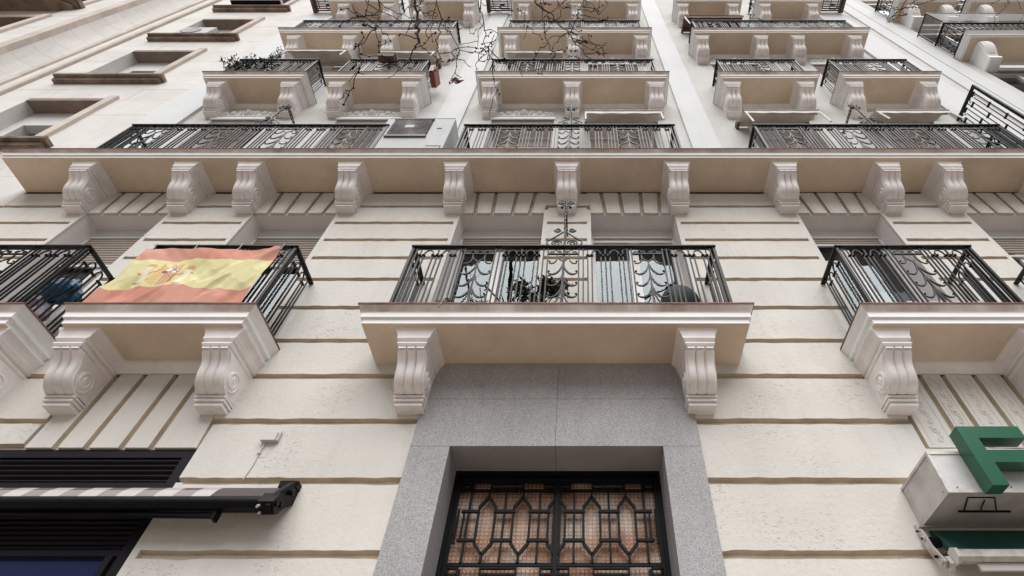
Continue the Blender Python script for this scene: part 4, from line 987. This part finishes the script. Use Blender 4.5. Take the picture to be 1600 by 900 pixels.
# ---------------------------------------------------------------- planters, plants and clutter on the balconies
def leaf_clump(mb, c, n, r, L=.07, W=.03, up=.3, droop=0, flat=False):
    for _ in range(n):
        d = Vector((random.gauss(0, 1), random.gauss(0, 1), random.gauss(up, 1))).normalized(); q = Vector(c) + Vector((d.x * r[0], d.y * r[1], d.z * r[2])) * random.random() ** .5
        a = Vector((random.gauss(0, 1), random.gauss(0, 1), random.gauss(0, 1))).normalized(); b = a.cross(d).normalized(); l_ = L * random.uniform(.6, 1.3); w_ = W * random.uniform(.7, 1.2)
        m_ = q + a * l_ * .5 + d * .012
        mb.add([q, m_ + b * w_ * .5, q + a * l_, m_ - b * w_ * .5], [(0, 1, 2, 3)])
def pot(mb, x, y, z, r=.09, h=.15): 
    k = 12; prof = [(r * .7, 0), (r * .95, h * .85), (r * 1.08, h * .85), (r * 1.08, h), (r * .9, h), (r * .85, h * .9), (0, h * .9)]
    mb.grid([[(x + a * math.cos(t), y + a * math.sin(t), z + b) for t in [q * 2 * math.pi / k for q in range(k + 1)]] for a, b in prof])
def plant(name, label, x, y, z, build, group='potted plants on the middle first floor balcony', r=.09, h=.15):
    t = thing(name, label, 'plant', (x, y, z), group); m_ = MB(); pot(m_, x, y, z, r, h); part('pot', m_, M['pot'], t, smooth=40); build(t); return t
def strap(t, x, y, z, n, L, mt, droop=.6, w0=.012):
    mb = MB()
    for _ in range(n):
        a = random.uniform(0, 6.28); l_ = L * random.uniform(.6, 1.2); pts = []
        for k in range(7):
            q = k / 6; rr = l_ * (q - .15 * q * q); pts.append((x + rr * math.cos(a), y + rr * math.sin(a) * .7, z + l_ * (.9 * q - droop * 1.5 * q * q)))
        wd = [w0 * (1 - q / 6.5) for q in range(7)]
        px, py = -math.sin(a), math.cos(a)
        mb.grid([[(p[0] + px * w_, p[1] + py * w_, p[2]), p, (p[0] - px * w_, p[1] - py * w_, p[2])] for p, w_ in zip(pts, wd)])
    part('leaves', mb, M[mt], t)
def bush(t, x, y, z, n=380, r=(.24, .12, .22)):
    st = MB(); lf = MB()
    for _ in range(9):
        e = (x + random.uniform(-r[0], r[0]) * .9, y + random.uniform(-r[1], r[1]), z + r[2] * random.uniform(.7, 1.9)); st.tube([(x, y, z - .1), ((x + e[0]) / 2 + random.uniform(-.03, .03), (y + e[1]) / 2, (z + e[2]) / 2), e], [.006, .004, .002])
        leaf_clump(lf, e, n // 9, (.09, .07, .09), .07, .035)
    part('stems', st, M['twig'], t); part('leaves', lf, M['leaf'], t)
plant('potted_plant', 'spider plant spilling over the coping of the middle first floor balcony', -1.20, -.36, T1, lambda t: (strap(t, -1.20, -.40, T1 + .13, 40, .20, 'leaf2', .75, .007), part('runner', MB().tube([(-1.2, -.42, T1 + .16), (-1.19, -.55, T1 + .10), (-1.19, -.61, T1 - .02), (-1.21, -.615, T1 - .12)], .006), M['leaf2'], t), part('runner', MB().tube([(-.98, -.42, T1 + .1), (-.97, -.56, T1 + .08), (-.985, -.60, T1 - .03)], .005), M['leaf2'], t)))
plant('potted_plant', 'low pale strappy plant right of the spider plant on the middle balcony', -.92, -.36, T1, lambda t: strap(t, -.92, -.40, T1 + .12, 30, .15, 'leaf2', .6, .006))
plant('potted_plant', 'leggy plant with long bare arching stems between spider plant and leafy bush', -.72, -.30, T1, lambda t: (part('stems', MB().tube([(-.72, -.3, T1 + .1), (-.80, -.3, T1 + .35), (-.92, -.3, T1 + .52)], .008).tube([(-.72, -.3, T1 + .1), (-.62, -.3, T1 + .3), (-.60, -.3, T1 + .5)], .006).tube([(-.72, -.3, T1 + .1), (-.9, -.33, T1 + .22), (-1.1, -.33, T1 + .14)], .006).tube([(-.72, -.3, T1 + .1), (-.5, -.33, T1 + .25), (-.42, -.33, T1 + .5)], .006), M['twig'], t), strap(t, -.72, -.34, T1 + .14, 14, .26, 'leaf', .5, .011), strap(t, -.92, -.3, T1 + .5, 5, .09, 'leaf', .5, .011)))
plant('potted_plant', 'dense dark leafy bush behind the railing left of the centre standard', -.42, -.26, T1, lambda t: bush(t, -.42, -.26, T1 + .24, 520, (.26, .12, .2)), r=.13, h=.2)
plant('potted_plant', 'sparse dark plant at the left corner of the middle first floor balcony', -1.52, -.34, T1, lambda t: (strap(t, -1.52, -.36, T1 + .12, 16, .16, 'leaf', .5, .009), strap(t, -1.36, -.36, T1 + .06, 12, .16, 'leaf', .5, .009)))

def climber():
    t = thing('flowering_shrub', 'straggly dark leaved shrub spilling over the upper left balcony railing', 'plant', (-6.1, -.42, T3))
    part('trough', MB().fru((-6.4, -5.6, -.42, -.24), T3, (-6.42, -5.58, -.44, -.22), T3 + .18), M['pot'], t)
    st = MB(); lf = MB(); random.seed(11)
    for k in range(17):
        b = Vector((random.uniform(-6.45, -5.5), -.36, T3 + .2)); d = Vector((random.uniform(-.65, .25), random.uniform(-.30, .05), random.uniform(.45, 1.35))); d *= random.uniform(.55, 1.15)
        p = [b, b + d * .35 + Vector((0, 0, .06)), b + d * .7 + Vector((random.uniform(-.08, .08), 0, .02)), b + d]
        st.tube(p, [.009, .007, .005, .003], 4)
        for q in range(9):
            c = b + d * (.25 + .75 * q / 9); leaf_clump(lf, c, 5, (.07, .07, .07), .06, .035)
        for q in range(2):
            e = p[2] + Vector((random.uniform(-.25, .1), random.uniform(-.1, .1), random.uniform(0, .25))); st.tube([p[2], e], .003, 4); leaf_clump(lf, e, 12, (.06, .05, .06), .05, .03)
    part('stems', st, M['twig'], t); part('leaves', lf, M['leaf'], t)
climber()

bx = thing('planter_box', 'red brown box hung outside the right side of the second upper balcony from left', 'planter', (-2.74, -.32, 11.52), 'planter boxes on the upper railings')
part('box_body', MB().fru((-2.78, -2.69, -.46, -.16), 11.52, (-2.795, -2.675, -.48, -.14), 11.80), M['redbox'], bx); part('bracket', MB().box(-2.90, -2.796, -.32, -.30, 11.76, 11.78), M['pvc'], bx)
bx2 = thing('planter_box', 'small dark red box on the railing under the awning behind the twigs', 'planter', (-3.62, -.5, 12.1), 'planter boxes on the upper railings')
part('box_body', MB().fru((-3.78, -3.50, -.60, -.50), 11.93, (-3.80, -3.48, -.62, -.49), 12.06), M['crate'], bx2); part('rim', MB().box(-3.81, -3.47, -.63, -.48, 12.061, 12.08), M['awning'], bx2)

tb = thing('garden_table', 'dark green round folding table leaning behind the right end of the middle balcony railing', 'table', (.92, -.2, T1))
rows = []
for rr, yy in ((0, 0), (.175, 0), (.19, .008), (.19, .022), (.175, .03), (0, .03)): rows.append([(.93 + rr * math.cos(q * math.pi / 16), -.20 + yy - .08 * math.sin(q * math.pi / 16) * rr / .19, T1 + .42 + rr * math.sin(q * math.pi / 16)) for q in range(33)])
part('table_top', MB().grid(rows), M['tgreen'], tb, smooth=40)
for x in (.82, 1.03): part('leg', MB().tube([(x, -.17, T1 + .42), (x + .03, -.12, T1)], .010, 6), M['tgreen'], tb)

def crumple(name, label, cat, c, r, mt, seed, parent=None):
    rnd = random.Random(seed); mb = MB(); rows = []; ph = [rnd.uniform(0, 6) for _ in range(6)]
    for i in range(13):
        th = math.pi * i / 12; row = []
        for j in range(21):
            a = 2 * math.pi * (j % 20) / 20; k = 1 + .22 * math.sin(3 * a + ph[0] + th * 2) + .14 * math.sin(7 * a + ph[1]) * math.sin(th * 5 + ph[2]) + .10 * math.sin(11 * a + th * 9 + ph[3])
            row.append((c[0] + r[0] * k * math.sin(th) * math.cos(a), c[1] + r[1] * k * math.sin(th) * math.sin(a), c[2] + r[2] * (math.cos(th) * (1 + .15 * math.sin(a * 4 + ph[4])) + 1)))
        rows.append(row)
    mb.grid(rows); o = part(name, mb, M[mt], smooth=25); tag(o, label, cat); return o
crumple('plastic_bag', 'crumpled blue plastic bag behind the far left railing', 'bag', (-5.10, -.22, T1 + .42), (.17, .12, .15), 'blue', 3)
crumple('cloth_pile', 'bundled lilac cloth under the blue bag behind the far left railing', 'cloth', (-5.16, -.26, T1 + .02), (.16, .13, .19), 'lilac', 5)
ck = thing('crate', 'brown board crate behind the railing of the right first floor balcony', 'crate', (3.3, -.2, T1))
ckb = MB()
part('side_panel', MB().box(3.02, 3.72, -.30, -.285, T1 + .02, T1 + .30), M['crate'], ck); part('side_panel', MB().box(3.02, 3.035, -.284, -.06, T1 + .02, T1 + .30), M['crate'], ck); part('side_panel', MB().box(3.705, 3.72, -.284, -.06, T1 + .02, T1 + .30), M['crate'], ck)
part('base', MB().box(3.02, 3.72, -.30, -.05, T1, T1 + .0199), M['crate'], ck); part('rim', MB().box(3.0, 3.74, -.315, -.302, T1 + .29, T1 + .315), M['frame'], ck)
link_ac = thing('air_conditioner', 'white outdoor fan unit on the sill of the third stone window up', 'air conditioner', (-9.35, 0, 15.3))
part('casing', MB().box(-9.75, -8.98, -.14, .20, 15.31, 15.86), M['acwhite'], link_ac)
cyl = MB(); cyl.grid([[(-9.45 + r_ * math.cos(q * math.pi / 12), -.145 + yy, 15.58 + r_ * math.sin(q * math.pi / 12)) for q in range(25)] for r_, yy in ((.23, .004), (.23, -.01), (.21, -.012), (.10, -.006), (0, -.006))])
part('fan_grille', cyl, M['acgrille'], link_ac)
sb = thing('sign_panel', 'flat grey blue panel lying on the top stone window sill', 'panel', (-9.2, 0, 18.24))
part('board', MB().box(-9.85, -8.45, -.26, .1, 18.30, 18.42), M['acwhite'], sb); part('underside', MB().box(-9.84, -8.46, -.25, .1, 18.285, 18.2995), M['black'], sb)

# slatted wooden boxes high on the pilasters
for lx, lab in ((-2.27, 'brown slatted wooden box with fretwork high between the left and middle balcony columns'), (-7.02, 'brown slatted wooden box at top left beside the stone building'), (6.72, 'brown slatted wooden box at the top right end of the cream facade')):
    lb = thing('slatted_box', lab, 'box', (lx, 0, 17.9), 'slatted wooden boxes high on the facade')
    for s in (-1, 1):
        part('side_bracket', MB().box(lx + s * .33 - .05, lx + s * .33 + .05, -.50, -.036, 17.86, 17.96).box(lx + s * .33 - .035, lx + s * .33 + .035, -.45, -.0365, 17.78, 17.86), M['crate'], lb)
    for i in range(8): part('slat', MB().box(lx - .27, lx + .27, -.47 + i * .053, -.47 + i * .053 + .035, 17.88, 17.90), M['awnbrown'], lb)
    for i in range(6): part('slat', MB().box(lx - .36, lx + .36, -.50, -.485, 17.97 + i * .09, 18.03 + i * .09), M['crate'], lb)
    fr = MB()
    for q in ((-.2, -.40, .0, -.40), (0, -.40, 0, -.30), (0, -.30, -.12, -.30), (.2, -.12, 0, -.12), (0, -.12, 0, -.22), (0, -.22, .12, -.22), (-.2, -.4, -.2, -.12), (.2, -.4, .2, -.12)):
        fr.tube([(lx + q[0], q[1], 17.872), (lx + q[2], q[3], 17.872)], .012)
    part('fretwork', fr, M['crate'], lb)

# ---------------------------------------------------------------- bare street tree: trunk behind the camera, twigs hanging into view
TR = thing('street_tree', 'bare tree whose thin dark twigs with a few dead leaves hang in at the top', 'tree', (-1.2, -6.4, 0))
rnd = random.Random(23)
lb = MB()
part('trunk', MB().tube([(-1.2, -6.4, -.3), (-1.22, -6.4, 1.0), (-1.15, -6.35, 3.2), (-1.05, -6.3, 5.2), (-1.0, -6.2, 6.6)], [.26, .20, .17, .15, .13], 14), M['bark'], TR, smooth=60)
lb.tube([(-1.0, -6.2, 6.5), (-1.3, -5.2, 8.3), (-1.6, -3.8, 9.9), (-1.55, -2.7, 10.9), (-1.5, -2.35, 11.4)], [.11, .08, .055, .04, .03], 8)
lb.tube([(-1.0, -6.2, 6.5), (-.2, -5.4, 8.5), (.1, -4.2, 10.2), (-.5, -2.9, 11.3), (-.7, -2.4, 11.8)], [.10, .07, .05, .035, .028], 8)
lb.tube([(-1.0, -6.2, 6.6), (-2.6, -7.2, 8.6), (-3.6, -7.6, 10.6)], [.1, .07, .03], 8); lb.tube([(.1, -4.2, 10.2), (2.4, -3.6, 11.6), (4.3, -2.3, 12.4)], [.04, .03, .02], 6)
part('limb', lb, M['bark'], TR, smooth=60)
tw = MB(); leaves = []
def px(u, v, y):                      # the point at depth y seen at (u, v): traces the branches where they hang
    a = (u - CX) / F_PX; b = (450 - v) / F_PX; c_, s_ = math.cos(PITCH), math.sin(PITCH); t = (y + 3.6) / (c_ - b * s_)
    return Vector((a * t, y, 1.5 + (s_ + b * c_) * t))
def branch(pts, r0, r1, sub=3, depth=0, sp=.22):
    pts = [Vector(p) for p in pts]; fine = [pts[0]]
    for a, b in zip(pts[:-1], pts[1:]):
        n = max(2, int((b - a).length / .12))
        for i in range(1, n + 1): fine.append(a.lerp(b, i / n) + Vector((rnd.gauss(0, .012), rnd.gauss(0, .012), rnd.gauss(0, .012))) * (1 if i < n else 0))
    m_ = len(fine); tw.tube(fine, [r0 + (r1 - r0) * i / (m_ - 1) for i in range(m_)], 5)
    if depth > 1: return
    L = sum((b - a).length for a, b in zip(fine[:-1], fine[1:])); nsub = int(L / sp + rnd.random() * .6)
    for _ in range(nsub):
        i = rnd.randrange(1, m_); d = (fine[i] - fine[i - 1]).normalized(); r_ = (r0 + (r1 - r0) * i / (m_ - 1))
        side = Vector((rnd.gauss(0, 1), rnd.gauss(0, .6), rnd.gauss(0, .8))); side = (side - d * side.dot(d)).normalized()
        l_ = rnd.uniform(.12, .42) * (.65 ** depth); q = fine[i]; p_ = [q]; dd = (d * .7 + side).normalized()
        for k in range(3): q = q + dd * l_ / 3; p_.append(q); dd = (dd + Vector((rnd.gauss(0, .35), rnd.gauss(0, .25), rnd.gauss(0, .35) - .08))).normalized()
        branch(p_, max(r_ * .5, .0034), .0024, depth=depth + 1, sp=sp * .9)
    if depth >= 1:
        for i in range(1, m_, 2): tw.ball(tuple(fine[i] + Vector((rnd.gauss(0, .004),) * 3)), .007)
        tw.ball(tuple(fine[-1]), .009)
Yb = -2.25
stems = [([(652, -60), (648, 0), (652, 30), (655, 66)], .026, .017, -2.2), ([(655, 66), (645, 78), (638, 95), (628, 108)], .009, .003, -2.2), ([(655, 66), (662, 78)], .008, .004, -2.2),
         ([(649, -10), (640, 18), (634, 55)], .010, .004, -2.35), ([(585, -40), (590, -5), (594, 14), (587, 34), (580, 48), (572, 62), (552, 78)], .011, .004, -2.5),
         ([(560, -30), (578, 8), (606, 22), (630, 36)], .009, .004, -2.4), ([(672, -40), (684, 12), (690, 30), (684, 60), (684, 95)], .011, .005, -2.3),
         ([(690, 28), (704, 52), (718, 78), (738, 84)], .007, .003, -2.3), ([(752, -30), (753, 20), (757, 48), (752, 80), (744, 98), (745, 108)], .011, .003, -2.2),
         ([(757, 48), (778, 52), (772, 68), (760, 100)], .005, .0025, -2.2), ([(820, -25), (838, 6), (858, 20), (878, 42), (892, 56), (900, 70), (912, 84), (926, 98)], .016, .004, -2.1),
         ([(846, 8), (850, 40), (852, 60), (864, 80), (870, 84)], .009, .004, -2.1), ([(892, 50), (900, 30), (908, 8), (918, -20)], .008, .006, -2.2), ([(908, 10), (930, 14), (935, 24), (950, 6)], .006, .003, -2.2),
         ([(912, 84), (934, 82), (944, 80)], .005, .003, -2.1), ([(820, 20), (824, 40), (818, 62)], .006, .003, -2.2), ([(870, 0), (876, 16), (872, 30), (866, 36)], .006, .003, -2.3),
         ([(628, 108), (615, 118), (600, 124)], .004, .002, -2.3), ([(560, 100), (556, 114), (545, 128)], .004, .002, -2.5),
         ([(1390, 30), (1405, 18), (1425, 6), (1432, -14)], .008, .005, -1.9), ([(1386, 36), (1400, 30), (1414, 22)], .004, .002, -1.9), ([(1596, 14), (1586, -10)], .005, .004, -1.9), ([(1570, 10), (1580, -12)], .004, .004, -1.9)]
for poly, r0, r1, y in stems: branch([px(u, v, y - .06 * math.sin(i * 2.1)) for i, (u, v) in enumerate(poly)], r0 * .75, r1 * .75, sp=.42)
tag(part('twigs', tw, M['twig'], TR), kind='stuff')
for u, v, y, s in ((712, 126, -2.3, .075), (705, 95, -2.3, .05), (640, 105, -2.3, .045), (638, 92, -2.25, .04), (855, 6, -2.1, .065), (882, 10, -2.2, .04), (940, 84, -2.1, .065), (908, 92, -2.15, .05), (927, 104, -2.1, .05), (1414, 22, -1.9, .05), (1424, 12, -1.9, .045), (1388, 34, -1.9, .04), (688, 96, -2.3, .04), (650, 40, -2.25, .04), (702, 50, -2.3, .045), (745, 108, -2.2, .02)):
    p = px(u, v, y); lf = MB(); pts = []
    for k in range(10):
        a = k * math.pi / 5 + rnd.uniform(-.2, .2); r_ = s * (1 if k % 2 == 0 else .5) * rnd.uniform(.7, 1.1); pts.append(p + Vector((r_ * math.cos(a), rnd.uniform(-.4, .4) * s, r_ * math.sin(a) * .9)))
    for k in range(10): lf.add([p, pts[k], pts[(k + 1) % 10]], [(0, 1, 2)])
    lf.tube([p, p + Vector((0, 0, s * 1.6))], .002, 4)
    part('leaf', lf, M['leafdead'], TR)
